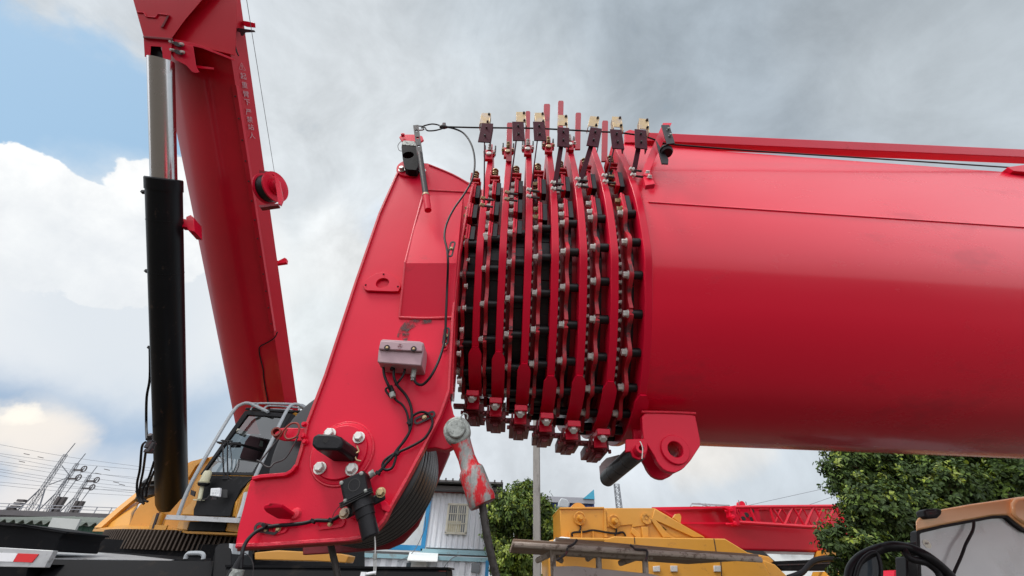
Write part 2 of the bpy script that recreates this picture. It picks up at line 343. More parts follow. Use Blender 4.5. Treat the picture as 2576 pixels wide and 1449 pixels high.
    def build(s, name, material, parent=None, bevel=0.0, angle=35, kind=None, origin=None, label=None, smooth=True):
        bm = s.bm; bmesh.ops.recalc_face_normals(bm, faces=bm.faces)
        cs = [v.co for v in bm.verts]
        lo = Vector([min(c[i] for c in cs) for i in range(3)]); hi = Vector([max(c[i] for c in cs) for i in range(3)])
        c = Vector(origin) if origin else (lo+hi)/2
        for v in bm.verts: v.co -= c
        me = bpy.data.meshes.new(name); bm.to_mesh(me); bm.free()
        me.materials.append(M[material])
        if smooth:
            for p in me.polygons: p.use_smooth = True
            me.set_sharp_from_angle(angle=math.radians(angle))
        o = bpy.data.objects.new(name, me); COL.objects.link(o); WP[o.name] = c.copy()
        if parent: o.parent = parent; o.location = c-WP[parent.name]
        else: o.location = c
        if bevel:
            b = o.modifiers.new('bevel', 'BEVEL'); b.width = bevel; b.segments = 2; b.limit_method = 'ANGLE'; b.angle_limit = math.radians(40); b.harden_normals = False
        if kind: o['kind'] = kind
        if label: o['label'] = label
        return o
def crom(P, k=5, closed=False):
    o = []; n = len(P)
    for i in range(n if closed else n-1):
        g = (lambda q: P[q % n]) if closed else (lambda q: P[max(0, min(n-1, q))])
        p0, p1, p2, p3 = g(i-1), g(i), g(i+1), g(i+2)
        for j in range(k):
            t = j/k; o.append(.5*((2*p1)+(p2-p0)*t+(2*p0-5*p1+4*p2-p3)*t*t+(3*p1-p0-3*p2+p3)*t**3))
    if not closed: o.append(P[-1])
    return o
def thing(name, label, cat, loc, group=None):
    o = bpy.data.objects.new(name, None); COL.objects.link(o); o.location = loc; WP[o.name] = Vector(loc)
    o.empty_display_size = .2; o['label'] = label; o['category'] = cat
    if group: o['group'] = group
    return o
def tag(o, label, cat, group=None):
    o['label'] = label; o['category'] = cat
    if group: o['group'] = group
    return o
BOLT = {}
def bolt(name, p, ax, r, h, material, parent):
    """one bolt object; equal bolts share mesh data"""
    k = (name, r, h, material)
    if k not in BOLT:
        b = MB().hexbolt((0, 0, 0), (0, 0, 1), r, h); bmesh.ops.recalc_face_normals(b.bm, faces=b.bm.faces)
        me = bpy.data.meshes.new(name); b.bm.to_mesh(me); b.bm.free(); me.materials.append(M[material]); BOLT[k] = me
    o = bpy.data.objects.new(name, BOLT[k]); COL.objects.link(o); WP[o.name] = Vector(p)
    o.rotation_mode = 'QUATERNION'; o.rotation_quaternion = Vector(ax).to_track_quat('Z', 'Y')
    o.parent = parent; o.location = Vector(p)-WP[parent.name]; return o
def pl(pts, Y): return [at(x, y, Y) for x, y in pts]
def P3(pts): return [at(*p) for p in pts]
# ------------------------------------------------------------------ ground
MB().box((0, 60, -.06), (900, 900, .12)).build('ground', 'ground', kind='structure')
MB().box((0, 55, .004), (400, 9, .004)).build('road', 'asphalt', kind='structure')

# ================================================================== foreground crane boom
BOOM = thing('crane_boom', 'huge red telescopic crane boom with seven bolted collars and a pulley head, nearest the camera', 'crane boom', (0.6, 2.2, 1.7))
YC = 2.2
CTRL = [(.775, 1.0), (.825, .98), (.875, .874), (.92, .779), (.955, .684), (.975, .589), (.972, .511), (.955, .437), (.93, .374), (.86, .308), (.765, .228), (.63, .140), (.465, .066), (.25, .019), (0, 0)]
def loop(X, hw, zb, zt, skew=(0, 0)):
    near = [Vector((X, YC-a*hw+skew[0], zb+b*(zt-zb)+skew[1])) for a, b in CTRL]
    a = crom(near, 5)
    b = [Vector((p.x, 2*(YC+skew[0])-p.y, p.z)) for p in a[:-1]][::-1]
    return a+b            # starts at top near edge, down, round the bottom, up the far side
XS = [-.199, -.074, .059, .194, .331, .477, .630]
HW = [.70+.165*i/6 for i in range(7)]; ZB = [2.42-.035*i for i in range(7)]; ZT = [3.95]*7
def floop(i, X, inset):
    return loop(X, HW[i]-inset, ZB[i]+inset, ZT[i]-inset*.9)
FT = .038
arc = lambda P: [0]+[sum((P[k+1]-P[k]).length for k in range(j+1)) for j in range(len(P)-1)]
def sample(P, A, s):
    for k in range(len(P)-1):
        if A[k+1] >= s:
            t = (s-A[k])/(A[k+1]-A[k]); p = P[k].lerp(P[k+1], t); d = (P[k+1]-P[k]).normalized(); return p, d
    return P[-1], (P[-1]-P[-2]).normalized()
rng = random.Random(3)
small = MB(); stuffb = MB()
nbolt = 0
def big(name, p, ax, r, h, m_, par):
    """one mesh object for each of the 100 largest bolts, the rest gathered"""
    global nbolt
    if nbolt < 100: nbolt += 1; bolt('bolt', p, ax, r, h, m_, par)
    else: stuffb.hexbolt(p, ax, r, h)
COLL = []
PINM = []
def pin_obj(p, ln, par):
    if not PINM:
        b = MB().lathe((0, 0, 0), (1, 0, 0), [(0, 0), (0, .022), (ln-.002, .022), (ln, .02), (ln, 0)], 18); bmesh.ops.recalc_face_normals(b.bm, faces=b.bm.faces)
        me = bpy.data.meshes.new('spacer_pin'); b.bm.to_mesh(me); b.bm.free(); me.materials.append(M['black_rubber']); me.polygons.foreach_set('use_smooth', [True]*len(me.polygons)); me.set_sharp_from_angle(angle=.7); PINM.append(me)
    o = bpy.data.objects.new('spacer_pin', PINM[0]); COL.objects.link(o); o.parent = par; o.location = p-WP[par.name]; WP[o.name] = p
for i in range(7):
    X = XS[i]
    # inner section tube reaching to the left, smaller one (the boom stage that slides out of this collar)
    prevX = XS[i-1]+FT if i else -.30
    ins = .105
    tl = floop(i-1, prevX, .035) if i else loop(prevX, HW[0]-.085, ZB[0]+.085, ZT[0]-.10)
    hwT, zbT, ztT = HW[i]-.122, ZB[i]+.122, ZT[i]-.24
    a = loop(prevX, hwT, zbT, ztT); b = loop(X+.02, hwT, zbT, ztT)
    tb = MB(); tb.poly3(a, b)
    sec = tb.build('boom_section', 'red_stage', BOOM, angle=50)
    # collar flange
    co = MB().annulus(floop(i, X, 0), floop(i, X, .100), (FT, 0, 0)).build('boom_collar', 'red_paint', BOOM, bevel=.003, angle=50)
    COLL.append(co)
    # low guard ring on the stage, where the small screws sit
    g = MB().annulus(loop(X-.088, hwT+.018, zbT-.018, ztT+.014), loop(X-.088, hwT-.01, zbT+.01, ztT-.01), (.01, 0, 0))
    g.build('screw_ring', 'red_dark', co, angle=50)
    # small screws
    P = loop(X-.088, hwT+.012, zbT-.012, ztT+.01); A = arc(P)
    half = A[-1]*.5
    s = .60
    while s < half+.25:
        p, d = sample(P, A, s)
        small.hexbolt(p+Vector((0, 0, rng.uniform(-.002, .002))), (-1, 0, 0), .0095, .015); s += .047+rng.uniform(-.004, .004)
    # scalloped retainer plate
    px_ = X-.066
    O = floop(i, px_, .0); AO = arc(O)
    C2 = Vector((px_, YC, (ZB[i]+ZT[i])/2))
    half = AO[-1]*.5
    s0, s1 = .79+.015*(6-i), half+.25
    pitch = .192
    outer = []; inner = []
    n = 190
    for k in range(n+1):
        s = s0+(s1-s0)*k/n; p, d = sample(O, AO, s); nr = Vector((0, d.z, -d.y)); nr = nr if nr.dot(C2-p) > 0 else -nr
        w = math.cos(2*math.pi*(s-s0-.05)/pitch)
        e = .032-.022*w
        if k < 4: e += (4-k)*.006
        if (s-s0) % .63 > .60: e += .012
        outer.append(p+nr*e); inner.append(p+nr*.112)
    wp = MB()
    bmv = [[wp.bm.verts.new(q) for q in (outer[k], inner[k], inner[k]+Vector((.018, 0, 0)), outer[k]+Vector((.018, 0, 0)))] for k in range(n+1)]
    for A_, B_ in zip(bmv, bmv[1:]):
        for q in range(4): wp.bm.faces.new((A_[q], B_[q], B_[(q+1) % 4], A_[(q+1) % 4]))
    wp.bm.faces.new(bmv[0]); wp.bm.faces.new(bmv[-1][::-1])
    wp.build('retainer_plate', 'red_scuffed', co, angle=40)
    # bolts on the retainer, black pins between it and the collar
    s = s0+.05; kk = 0
    while s < s1-.02:
        p, d = sample(O, AO, s); nr = Vector((0, d.z, -d.y)); nr = nr if nr.dot(C2-p) > 0 else -nr
        q = p+nr*.043
        big('bolt', q-Vector((.001, 0, 0)), (-1, 0, 0), .0165, .021, 'zinc', co)
        pin_obj(q+Vector((.012, 0, 0)), X-px_-.012, co)
        s += pitch; kk += 1
    # wear pad blocks seen through the gap
    wb = MB(); s = s0+.02
    while s < s1:
        p, d = sample(O, AO, s); nr = Vector((0, d.z, -d.y)); nr = nr if nr.dot(C2-p) > 0 else -nr
        R_ = Matrix((Vector((1, 0, 0)), nr, d)).transposed()
        wb.box(p+nr*.098+Vector((X-px_-(.026 if i < 4 else .036), 0, 0)), (.050 if i < 4 else .020, .036, .059), R_); s += .062
    wb.build('wear_pad', 'black_pad', co, bevel=.002)
    # guide blocks higher on the side: red plate, black pad, two bolts
    zs = [(3.45, .145), (3.21, .145)] if i > 2 else [(3.47, .125), (3.28, .12), (3.12, .11)]
    for (z, h) in zs:
        # near wall position of flange at this height
        yn = min(((abs(p.z-z), p.y) for p in floop(i, X, 0)[:70]))[1]
        y = yn+.045
        MB().box((X-.062, y, z), (.011, .062, h)).box((X-.050, y+.003, z), (.010, .058, h*.94)).build('guide_plate', 'red_paint', co, bevel=.0015)
        MB().box((X-.030, y+.004, z-.004), (.026, .052, h*.9)).build('guide_pad', 'black_pad', co, bevel=.002)
        for dz in (-.032, .032): big('bolt', (X-.0675, y-.004, z+dz), (-1, 0, 0), .0155, .023, 'zinc' if i % 3 else 'gold_zinc', co)
    # adjuster nuts on the right side of each flange
    for z in (3.48, 3.40, 3.2, 3.12):
        yn = min(((abs(p.z-z), p.y) for p in floop(i, X, 0)[:70]))[1]
        if i < 4: stuffb.hexbolt((X+FT, yn+.035, z), (1, 0, 0), .014, .02)
    # clevis block with a stack of adjusting nuts, near the top edge
    yt = YC-HW[i]*.92+.045; zt = 3.60
    k = MB().box((X-.058, yt, zt), (.062, .075, .012)).box((X-.086, yt, zt+.028), (.01, .075, .06)).box((X-.058, yt+.03, zt+.02), (.062, .012, .06)).box((X-.058, yt, zt-.03), (.05, .06, .012))
    k.build('adjuster_block', 'red_worn', co, bevel=.002)
    st = MB().cyl((X-.062, yt-.012, zt-.04), (X-.062, yt-.012, zt+.10), .0085, n=10)
    for dz in (.008, .032, .052, .078): st.hexbolt((X-.062, yt-.012, zt+dz), (0, 0, 1), .0165, .013)
    st.build('adjuster_nuts', 'gold_zinc', co, angle=30)
    MB().box((X-.055, yt+.02, zt-.075), (.06, .07, .055)).build('adjuster_pad', 'black_pad', co, bevel=.004)
    # upright stop with tab on top of the flange
    tz = 3.83; ty = YC-HW[i]*.86
    if i < 5:
        hh = .17
        MB().box((X+.016, ty, tz+hh/2), (.020, .035, hh)).box((X+.010, ty-.01, tz+.07), (.075, .02, .06)).box((X+.010, ty-.01, tz+.045), (.05, .022, .10)).build('stop_plate', 'red_paint', co, bevel=.002)
        for dx in (-.026, .046): MB().box((X+dx, ty+.008, tz+.13), (.010, .03, .085)).build('stop_buffer', 'black_pad', co, bevel=.002)
        st = MB().hexbolt((X+.010, ty-.02, tz+.095), (0, -.6, .6), .0115, .02).hexbolt((X+.010, ty-.02, tz+.125), (0, -.6, .6), .0115, .022)
        st.lathe((X+.010, ty-.02, tz+.045), (0, -1, 0), [(0, 0), (0, .017), (.014, .017), (.016, .014), (.016, 0)], 18)
        for dx in (-.022, .042): st.hexbolt((X+dx, ty-.02, tz+.062), (0, -1, .3), .009, .014)
        st.build('stop_bolts', 'gold_zinc' if i % 2 else 'zinc', co, angle=30)
    # paddle: wide flat strap round the lower part of the flange, bevelled start, bolt at the bottom
    starts = [884, 894, 918, 938, 950, 968, 990]; O = floop(i, X, 0); AO = arc(O)
    ys = starts[i]; pxs = [1187, 1248, 1310, 1378, 1452, 1523, 1601][i]
    zp = at(pxs, ys, YC-HW[i]*.47).z
    ss = min((abs(p.z-zp), A_) for p, A_ in zip(O[:66], AO))[1]
    se = AO[-1]*.5-.06; n = 26; vs = []
    pd = MB()
    for k in range(n+1):
        s = ss+(se-ss)*k/n; p, d = sample(O, AO, s); nr = Vector((0, d.z, -d.y)); nr = -nr if nr.dot(Vector((X, YC, 3))-p) > 0 else nr
        w = min(1, .42+k*.22)*.034
        c0 = p+Vector((FT/2, 0, 0))
        vs.append([pd.bm.verts.new(q) for q in (c0+nr*.002+Vector((-w, 0, 0)), c0+nr*.002+Vector((w, 0, 0)), c0+nr*.014+Vector((w, 0, 0)), c0+nr*.014+Vector((-w, 0, 0)))])
    for A_, B_ in zip(vs, vs[1:]):
        for q in range(4): pd.bm.faces.new((A_[q], B_[q], B_[(q+1) % 4], A_[(q+1) % 4]))
    pd.bm.faces.new(vs[0]); pd.bm.faces.new(vs[-1][::-1])
    pd.build('collar_strap', 'red_paint', co, angle=25)
    # bottom bolt block and the guide box under the collar
    if i < 6:
        by = 2.02; bz = ZB[i]-.034
        MB().box((X+.012, by+.02, bz-.012), (.066, .10, .03)).box((X+.012, by+.075, bz-.03), (.066, .014, .07)).build('bolt_block', 'red_paint', co, bevel=.003)
        big('bolt', (X+.010, by, bz-.026), (-.05, -.62, -.78), .019, .026, 'zinc', co)
        gb = MB().box((X+.012, by+.24, bz-.040), (.112, .24, .046)).box((X+.012, by+.24, bz-.070), (.06, .18, .02)).box((X+.012, by+.20, bz-.088), (.03, .12, .018))
        for dx in (-.05, -.02, .045, .07): gb.box((X+dx, by+.12+.1*abs(dx), bz-.068), (.014, .02, .018))
        gb.box((X-.055, by+.16, bz-.022), (.10, .05, .018)).box((X-.03, by+.10, bz-.03), (.012, .06, .05))
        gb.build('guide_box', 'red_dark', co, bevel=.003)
small.build('small_bolt', 'zinc', BOOM, kind='stuff', angle=30)

# base section: the big smooth barrel to the right
SL = .045
def bl(X): return loop(X, HW[6]-.022, ZB[6]+.022, ZT[6]-.03, (SL*(X-.69), .012*(X-.69)))
sx = [.665, 1.2, 2.0, 3.0, 4.2, 5.6]
bs = MB()
# facetted profile: straight walls with folded edges
def facet(X):
    hw, zb, zt = HW[6]-.022, ZB[6]+.022, 3.98
    F_ = [(.785, 1.0), (.82, .985), (.995, .555), (.955, .415), (.938, .372), (.908, .330), (.862, .284), (.795, .223), (.71, .165), (.60, .108), (.48, .063), (.34, .032), (.17, .008), (0, 0)]
    a = [Vector((X, YC-p*hw, zb+q*(zt-zb))) for p, q in F_]
    a = a[:6]+crom(a[6:], 4)
    o = a+[Vector((p.x, 2*YC-p.y, p.z)) for p in a[:-1]][::-1]
    return [p+Vector((0, SL*(X-.69), .012*(X-.69))) for p in o]
R_ = [[bs.bm.verts.new(p) for p in facet(X)] for X in sx]
for A_, B_ in zip(R_, R_[1:]):
    for k in range(len(A_)): bs.bm.faces.new((A_[k], A_[(k+1) % len(A_)], B_[(k+1) % len(A_)], B_[k]))
bs.bm.faces.new(R_[0]); bs.bm.faces.new(R_[-1][::-1])
barrel = bs.build('base_section', 'red_boom', BOOM, angle=24)
wl = facet(.70)[2]; wr = facet(5.5)[2]
n3_ = (wl-Vector((wl.x, YC, wl.z))).normalized()
MB().slab([wl+Vector((0, -.0035, .006)), wr+Vector((0, -.0035, .006)), wr+Vector((0, -.0045, -.002)), wl+Vector((0, -.0045, -.002))], (0, .006, 0)).build('weld_seam', 'red_boom', barrel, smooth=False)
# patch at far right of the barrel, lug seen at frame edge
# beam above the barrel
a_, b_ = at(1600, 352, 1.52), at(2640, 397, 1.66)
MB().beam(a_, a_.lerp(b_, 2.3), .07, .075, up=(0, -.25, 1)).build('top_rail', 'red_plate', BOOM, bevel=.004)
MB().prism([(2535, 420), (2580, 414), (2600, 434), (2550, 430)], 1.60, .05).build('rail_foot', 'red_plate', BOOM, bevel=.003)
MB().prism([(1572, 332), (1584, 326), (1604, 330), (1604, 358), (1572, 358)], 1.5, .03).build('rail_tab', 'red_plate', BOOM, bevel=.002)

# lifting lugs under the barrel
def lug(Y, t, ring_, oy=0.0):
    o = [(1614, 1036), (1748, 1040), (1764, 1118), (1738, 1158), (1718, 1180), (1696, 1190), (1672, 1184), (1655, 1166), (1648, 1150), (1618, 1100)]
    a = pl(o, Y); cen = at(1697, 1132, Y); hr = 19/ppm(cen)
    a = [p+Vector((0, oy, 0)) for p in a]; cen = cen+Vector((0, oy, 0))
    # hole by annulus: split outline around the hole
    m_ = MB(); n = 36
    outl = []
    for k in range(n):
        an = 2*math.pi*k/n; d = Vector((math.cos(an), 0, math.sin(an))); best = None
        for q in range(len(a)):
            p1, p2 = a[q], a[(q+1) % len(a)]
            ex, ez = p2.x-p1.x, p2.z-p1.z; den = d.x*ez-d.z*ex
            if abs(den) < 1e-9: continue
            tt = ((p1.x-cen.x)*ez-(p1.z-cen.z)*ex)/den; uu = ((p1.x-cen.x)*d.z-(p1.z-cen.z)*d.x)/den
            if tt > 0 and -1e-6 <= uu <= 1+1e-6: best = tt if best is None else max(best, tt)
        outl.append(cen+d*best)
    inn = [cen+Vector((math.cos(2*math.pi*k/n), 0, math.sin(2*math.pi*k/n)))*hr for k in range(n)]
    m_.annulus(outl, inn, (0, t, 0))
    lg = m_.build('lifting_lug', 'red_plate', BOOM, bevel=.003)
    if ring_:
        MB().ring(cen+Vector((0, .001, 0)), (0, -1, 0), hr*1.0, hr*1.85, .014).build('hole_boss', 'red_plate', lg, bevel=.003)
        MB().ring(cen+Vector((0, t+.001, 0)), (0, 1, 0), hr*1.001, hr*1.3, .118).build('boss_tube', 'red_plate', lg)
        MB().tube([at(1614, 1036, Y-.004), at(1680, 1037, Y-.004), at(1750, 1040, Y-.004)], .006, 8).build('weld_bead', 'weld_red', lg)
    return lg
lug(1.86, .035, True)
o = [(1650, 1150), (1700, 1186), (1690, 1190), (1668, 1189), (1645, 1175), (1625, 1150), (1612, 1105)]
q0 = lug(1.86, .03, False, .15)
# rope roller hanging below the last collar
RL = MB().prism([(1575, 1105), (1627, 1103), (1630, 1130), (1622, 1152), (1607, 1157), (1592, 1150), (1587, 1136), (1574, 1137)], 1.86, .02).build('roller_bracket', 'red_plate', BOOM, bevel=.003)
A0, B0 = at(1608, 1132, 1.84), at(1525, 1206, 2.42)
d_ = (B0-A0).normalized()
pr_ = [(.03, 0), (.03, .041)]
ln = (B0-A0).length
B0 = A0+d_*ln
for k in range(4):
    z0 = .03+(ln-.06)*k/4; z1 = .03+(ln-.06)*(k+1)/4; pr_ += [(z0+.003, .041), (z1-.003, .041), (z1-.002, .0385), (z1+.002, .0385)]
pr_ += [(ln-.02, .041), (ln, .035), (ln, 0)]
MB().lathe(A0, d_, pr_, 28).build('roller', 'black_rubber', RL, angle=30)
MB().ring(A0-d_*.03, d_, .012, .024, .07, 20).build('roller_pin', 'red_plate', RL, bevel=.002)
MB().tube([A0+Vector((0, -.03, .03)), A0+Vector((.005, -.035, 0)), A0+Vector((-.004, -.03, -.045))], .0025, 6).build('split_pin', 'zinc', RL)
MB().slab(P3([(1512, 1166, 2.55), (1526, 1152, 2.45), (1556, 1144, 2.25), (1572, 1146, 2.15), (1528, 1190, 2.55)]), (0, .05, -.02)).build('roller_guard', 'pale_pink', RL)
MB().slab(P3([(1512, 1168, 2.56), (1524, 1164, 2.5), (1526, 1192, 2.5), (1515, 1200, 2.56)]), (0, .06, 0)).build('guard_end', 'pale_pink', RL)

# ---- length-sensor cable run: brackets along the top
ARM = [((1210, 361), (1218, 514), (1222, 334), (1221, 298)), ((1288, 354), (1279, 499), (1304, 330), (1311, 295)), ((1343, 354), (1334, 492), (1357, 330), (1358, 297)),
       ((1405, 397), (1395, 474), (1417, 345), (1416, 303)), ((1482, 370), (1457, 465), (1495, 345), (1494, 306)), ((1540, 365), (1524, 456), (1552, 350), (1553, 307)), ((1605, 385), (1593, 440), (1612, 350), (1620, 312))]
for i, (a, b, pc, zc) in enumerate(ARM):
    Yb = 1.44-.012*i; Yp = 1.38-.012*i
    foot, top = at(b[0], b[1], Yb), at(pc[0]-3, pc[1]+6, Yp+.006)
    c = at(pc[0], pc[1], Yp); u = 1/ppm(c)
    tilt = Matrix.Rotation(math.radians([2, -3, -2, 3, 12, 3, 8][i]), 3, 'Y')
    br = MB().beam(foot, top, *((.006, .028) if i in (3, 4, 6) else (.028, .007)), up=(1, 0, 0)).box(c, (30*u, .006, 84*u), tilt).box(c+tilt @ Vector((14*u, .02, 0)), (.005, .04, 76*u), tilt).build('cable_bracket', 'plum_steel', COLL[i], bevel=.0015, origin=c)
    z = at(zc[0], zc[1], Yp+.01)
    MB().box(z, (25*u, .004, 50*u), tilt).box(z+tilt @ Vector((12*u, .02, -10*u)), (.004, .045, 60*u), tilt).box(z+tilt @ Vector((-12*u, .02, -6*u)), (.004, .045, 50*u), tilt).build('guide_clip', 'gold_zinc', br, bevel=.001)
    for dz in (-18, 18):
        MB().hexbolt(z+tilt @ Vector((8*u, -.003, dz*u)), (0, -1, 0), .0065, .009).build('clip_screw', 'dark_steel', br)
        MB().hexbolt(c+tilt @ Vector((0, -.004, dz*u)), (0, -1, 0), .006, .012, False).build('clip_screw', 'dark_steel', br)
    for dz in (0, -22):
        big('bolt', foot+Vector((0, -.012, .03+dz*u)), (-.9, -.4, 0), .011, .02, 'gold_zinc', COLL[i])
        MB().cyl(foot+Vector((0, -.01, .03+dz*u)), foot+Vector((.05, -.005, .03+dz*u)), .006, n=8).build('stud', 'dark_steel', COLL[i])
# tall tabs
for x0, y0, x1, y1, Y in [(1368, 261, 1384, 300, 1.62), (1404, 253, 1418, 300, 1.62), (1448, 283, 1462, 315, 1.6), (1322, 279, 1334, 330, 1.55), (1275, 308, 1289, 345, 1.55), (1515, 303, 1530, 345, 1.6)]:
    MB().prism([(x0, y0+3), (x0+2, y0), (x1-2, y0), (x1, y0+3), (x1-1, y1)]+[(x1-2, y1+60), (x0-2, y1+60)], Y, .012).build('stop_tab', 'red_stage', BOOM, bevel=.001)
# end bracket with pulley
EB = MB().slab(P3([(1668, 309, 1.370), (1690, 309, 1.370), (1655, 385, 1.330), (1636, 426, 1.310), (1637, 445, 1.305), (1620, 440, 1.305), (1618, 424, 1.310), (1640, 372, 1.340)]), (0, .006, 0)).build('pulley_bracket', 'red_plate', BOOM, bevel=.001)
MB().slab(P3([(1618, 445, 1.295), (1638, 442, 1.295), (1648, 462, 1.250), (1624, 466, 1.250)]), (0, .02, -.012)).build('bracket_foot', 'red_plate', EB, bevel=.002)
for q in ((1629, 436, 1.285), (1634, 447, 1.275)): big('bolt', at(*q), (0, -.8, .5), .011, .012, 'gold_zinc', EB)
MB().slab(P3([(1664, 314, 1.310), (1684, 314, 1.310), (1698, 360, 1.270), (1678, 362, 1.270)]), (0, .008, 0)).slab(P3([(1650, 352, 1.310), (1682, 400, 1.290), (1681, 412, 1.290), (1665, 411, 1.290)]), (0, .008, 0)).build('pulley_fork', 'black_plastic', EB, bevel=.001)
pc = at(1676, 380, 1.295)
MB().lathe(pc+Vector((0, 0, -.022)), (0, .1, 1), [(0, 0), (0, .03), (.012, .036), (.016, .024), (.022, .024), (.028, .036), (.040, .026), (.06, .022), (.06, 0)], 24).build('pulley', 'black_plastic', EB, angle=30)
for q in ((1681, 327, 1.300), (1686, 342, 1.285)): MB().hexbolt(at(*q), (0, -1, .2), .0085, .012).build('fork_screw', 'galvanised', EB)
# ---- boom head
YH = 1.55
HP = [(1008, 418), (1040, 409), (1076, 411), (1195, 466), (1180, 530), (1158, 640), (1142, 790), (1131, 992), (1110, 1045), (1069, 1128), (1028, 1205), (985, 1278), (972, 1306), (950, 1334), (918, 1354), (880, 1362), (770, 1370), (664, 1378), (590, 1380), (598, 1330), (629, 1209), (640, 1202), (700, 1198), (722, 1195), (738, 1186), (748, 1172), (761, 1128), (775, 1065), (821, 943), (895, 715), (955, 540)]
HEAD = MB().prism(HP, YH, .03).build('head_plate', 'red_plate', BOOM, bevel=.004)
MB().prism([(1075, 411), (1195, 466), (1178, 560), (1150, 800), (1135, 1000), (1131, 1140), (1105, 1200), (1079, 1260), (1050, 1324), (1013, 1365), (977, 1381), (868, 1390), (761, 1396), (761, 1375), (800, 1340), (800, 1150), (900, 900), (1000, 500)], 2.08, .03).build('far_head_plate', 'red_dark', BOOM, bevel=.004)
# folded edge strips of the near plate (flanges welded along its border)
def strip(pts, Y, w, mat_, r=.012):
    P = pl(pts, Y); m_ = MB()
    for a, b in zip(P, P[1:]): m_.beam(a, b+(b-a).normalized()*.002, r, w, up=(0, 1, 0))
    return m_
strip([(1009, 418), (955, 540), (895, 715), (821, 943), (775, 1065), (761, 1128), (748, 1172)], YH+.0, .02, None).build('edge_strip', 'red_worn', HEAD, bevel=.002)
strip([(748, 1172), (738, 1186), (722, 1195), (660, 1200), (640, 1205)], YH-.006, .03, None).build('edge_strip', 'red_plate', HEAD, bevel=.002)
strip([(1190, 470), (1176, 530), (1155, 640), (1140, 790), (1129, 985), (1108, 1045), (1066, 1128), (1025, 1205), (982, 1280), (968, 1308), (946, 1332), (916, 1350), (880, 1357), (770, 1364), (664, 1371), (600, 1372)], YH-.003, .03, None, .011).build('weld_strip', 'weld_red', HEAD, bevel=.002)
# underside rim between the plates (brown-red flame cut edge)
P = pl([(1069, 1128), (1028, 1205), (985, 1278), (972, 1306), (950, 1334), (918, 1354), (880, 1362), (770, 1370), (600, 1380)], YH+.03)
MB().tube(P, .008, 8).build('cut_edge', 'rust_edge', HEAD)
for (pts, w) in [([(1040, 409), (1076, 411), (1195, 466)], .44)]:
    P = pl(pts, YH+.03); m_ = MB()
    for a, b in zip(P, P[1:]): m_.slab([a, b, b+Vector((0, w, 0)), a+Vector((0, w, 0))], (0, 0, -.012))
    m_.build('head_cap', 'red_plate', HEAD)
P = pl([(1008, 440), (955, 560), (895, 735), (830, 940)], YH+.03); m_ = MB()
for a, b in zip(P, P[1:]): m_.slab([a, b, b+Vector((0, .42, 0)), a+Vector((0, .42, 0))], (.012, 0, 0))
m_.build('head_spine', 'red_plate', HEAD)
# end ring where head meets first stage
MB().slab(P3([(1172, 480, YH+.03), (1150, 640, YH+.03), (1136, 790, YH+.03), (1127, 990, YH+.03), (1133, 1010, 2.0), (1150, 800, 2.0), (1180, 470, 2.0)]), (.02, 0, 0)).build('head_end_wall', 'red_old', HEAD)
for k, (x, y) in enumerate([(1190, 600), (1186, 655), (1180, 720), (1176, 775), (1170, 830), (1163, 890), (1165, 960)]):
    big('bolt', at(x-4, y, 1.62), (-1, 0, 0), .0115, .016, 'zinc', HEAD)
# raised box on the plate
v = P3([(1064, 492, YH), (1166, 490, YH), (1152, 660, YH), (1141, 797, YH), (1006, 797, YH), (1020, 660, YH), (1018, 662, YH-.07), (1149, 662, YH-.07)])
bx = MB(); B_ = [bx.bm.verts.new(p) for p in v]
for f in ((0, 1, 7, 6), (6, 7, 3, 4), (0, 6, 5), (5, 6, 4), (1, 2, 7), (2, 3, 7), (0, 5, 4, 3, 2, 1)): bx.bm.faces.new([B_[q] for q in f])
BX = bx.build('box_cover', 'red_plate', HEAD, bevel=.003, angle=20)
MB().tube(P3([(1064, 492, YH-.004), (1040, 580, YH-.035), (1019, 662, YH-.069)]), .006, 8, smooth=False).tube(P3([(1019, 662, YH-.069), (1012, 730, YH-.035), (1005, 798, YH-.003)]), .0055, 8, smooth=False).tube(P3([(1005, 799, YH-.002), (1070, 801, YH-.003), (1141, 799, YH-.002)]), .007, 8).build('weld_bead', 'weld_red', BX)
MB().tube(P3([(1070, 478, YH-.002), (1110, 480, YH-.002), (1188, 484, YH-.002)]), .005, 8).tube(P3([(1080, 415, YH-.002), (1140, 440, YH-.002), (1192, 470, YH-.002)]), .006, 8).build('weld_bead', 'weld_red', HEAD)
# grease smear below the box
mb = bpy.data.materials.new('grease'); mb.use_nodes = True; t_ = mb.node_tree; B = t_.nodes['Principled BSDF']
B.inputs['Base Color'].default_value = (.03, .018, .014, 1); B.inputs['Roughness'].default_value = .35
g_ = t_.nodes.new('ShaderNodeNewGeometry'); n_ = t_.nodes.new('ShaderNodeTexNoise'); n_.inputs['Scale'].default_value = 22; n_.inputs['Detail'].default_value = 9; n_.inputs['Roughness'].default_value = .7
t_.links.new(g_.outputs['Position'], n_.inputs['Vector']); rr = t_.nodes.new('ShaderNodeMapRange'); rr.inputs[1].default_value = .42; rr.inputs[2].default_value = .56; rr.inputs[4].default_value = .85; t_.links.new(n_.outputs['Fac'], rr.inputs[0]); t_.links.new(rr.outputs[0], B.inputs['Alpha']); M['grease'] = mb
def smear(pts, Y):
    m_ = MB(); m_.bm.faces.new([m_.bm.verts.new(p) for p in pl(pts, Y)]); return m_
smear([(1028, 800), (1060, 804), (1088, 800), (1086, 812), (1050, 818), (1030, 830), (1022, 845), (1012, 852), (998, 848), (1005, 825)], YH-.003).build('grease_stain', 'grease', HEAD)
smear([(1012, 840), (1030, 838), (1024, 858), (1012, 860)], YH-.0045).build('grease_stain', 'grease', HEAD)
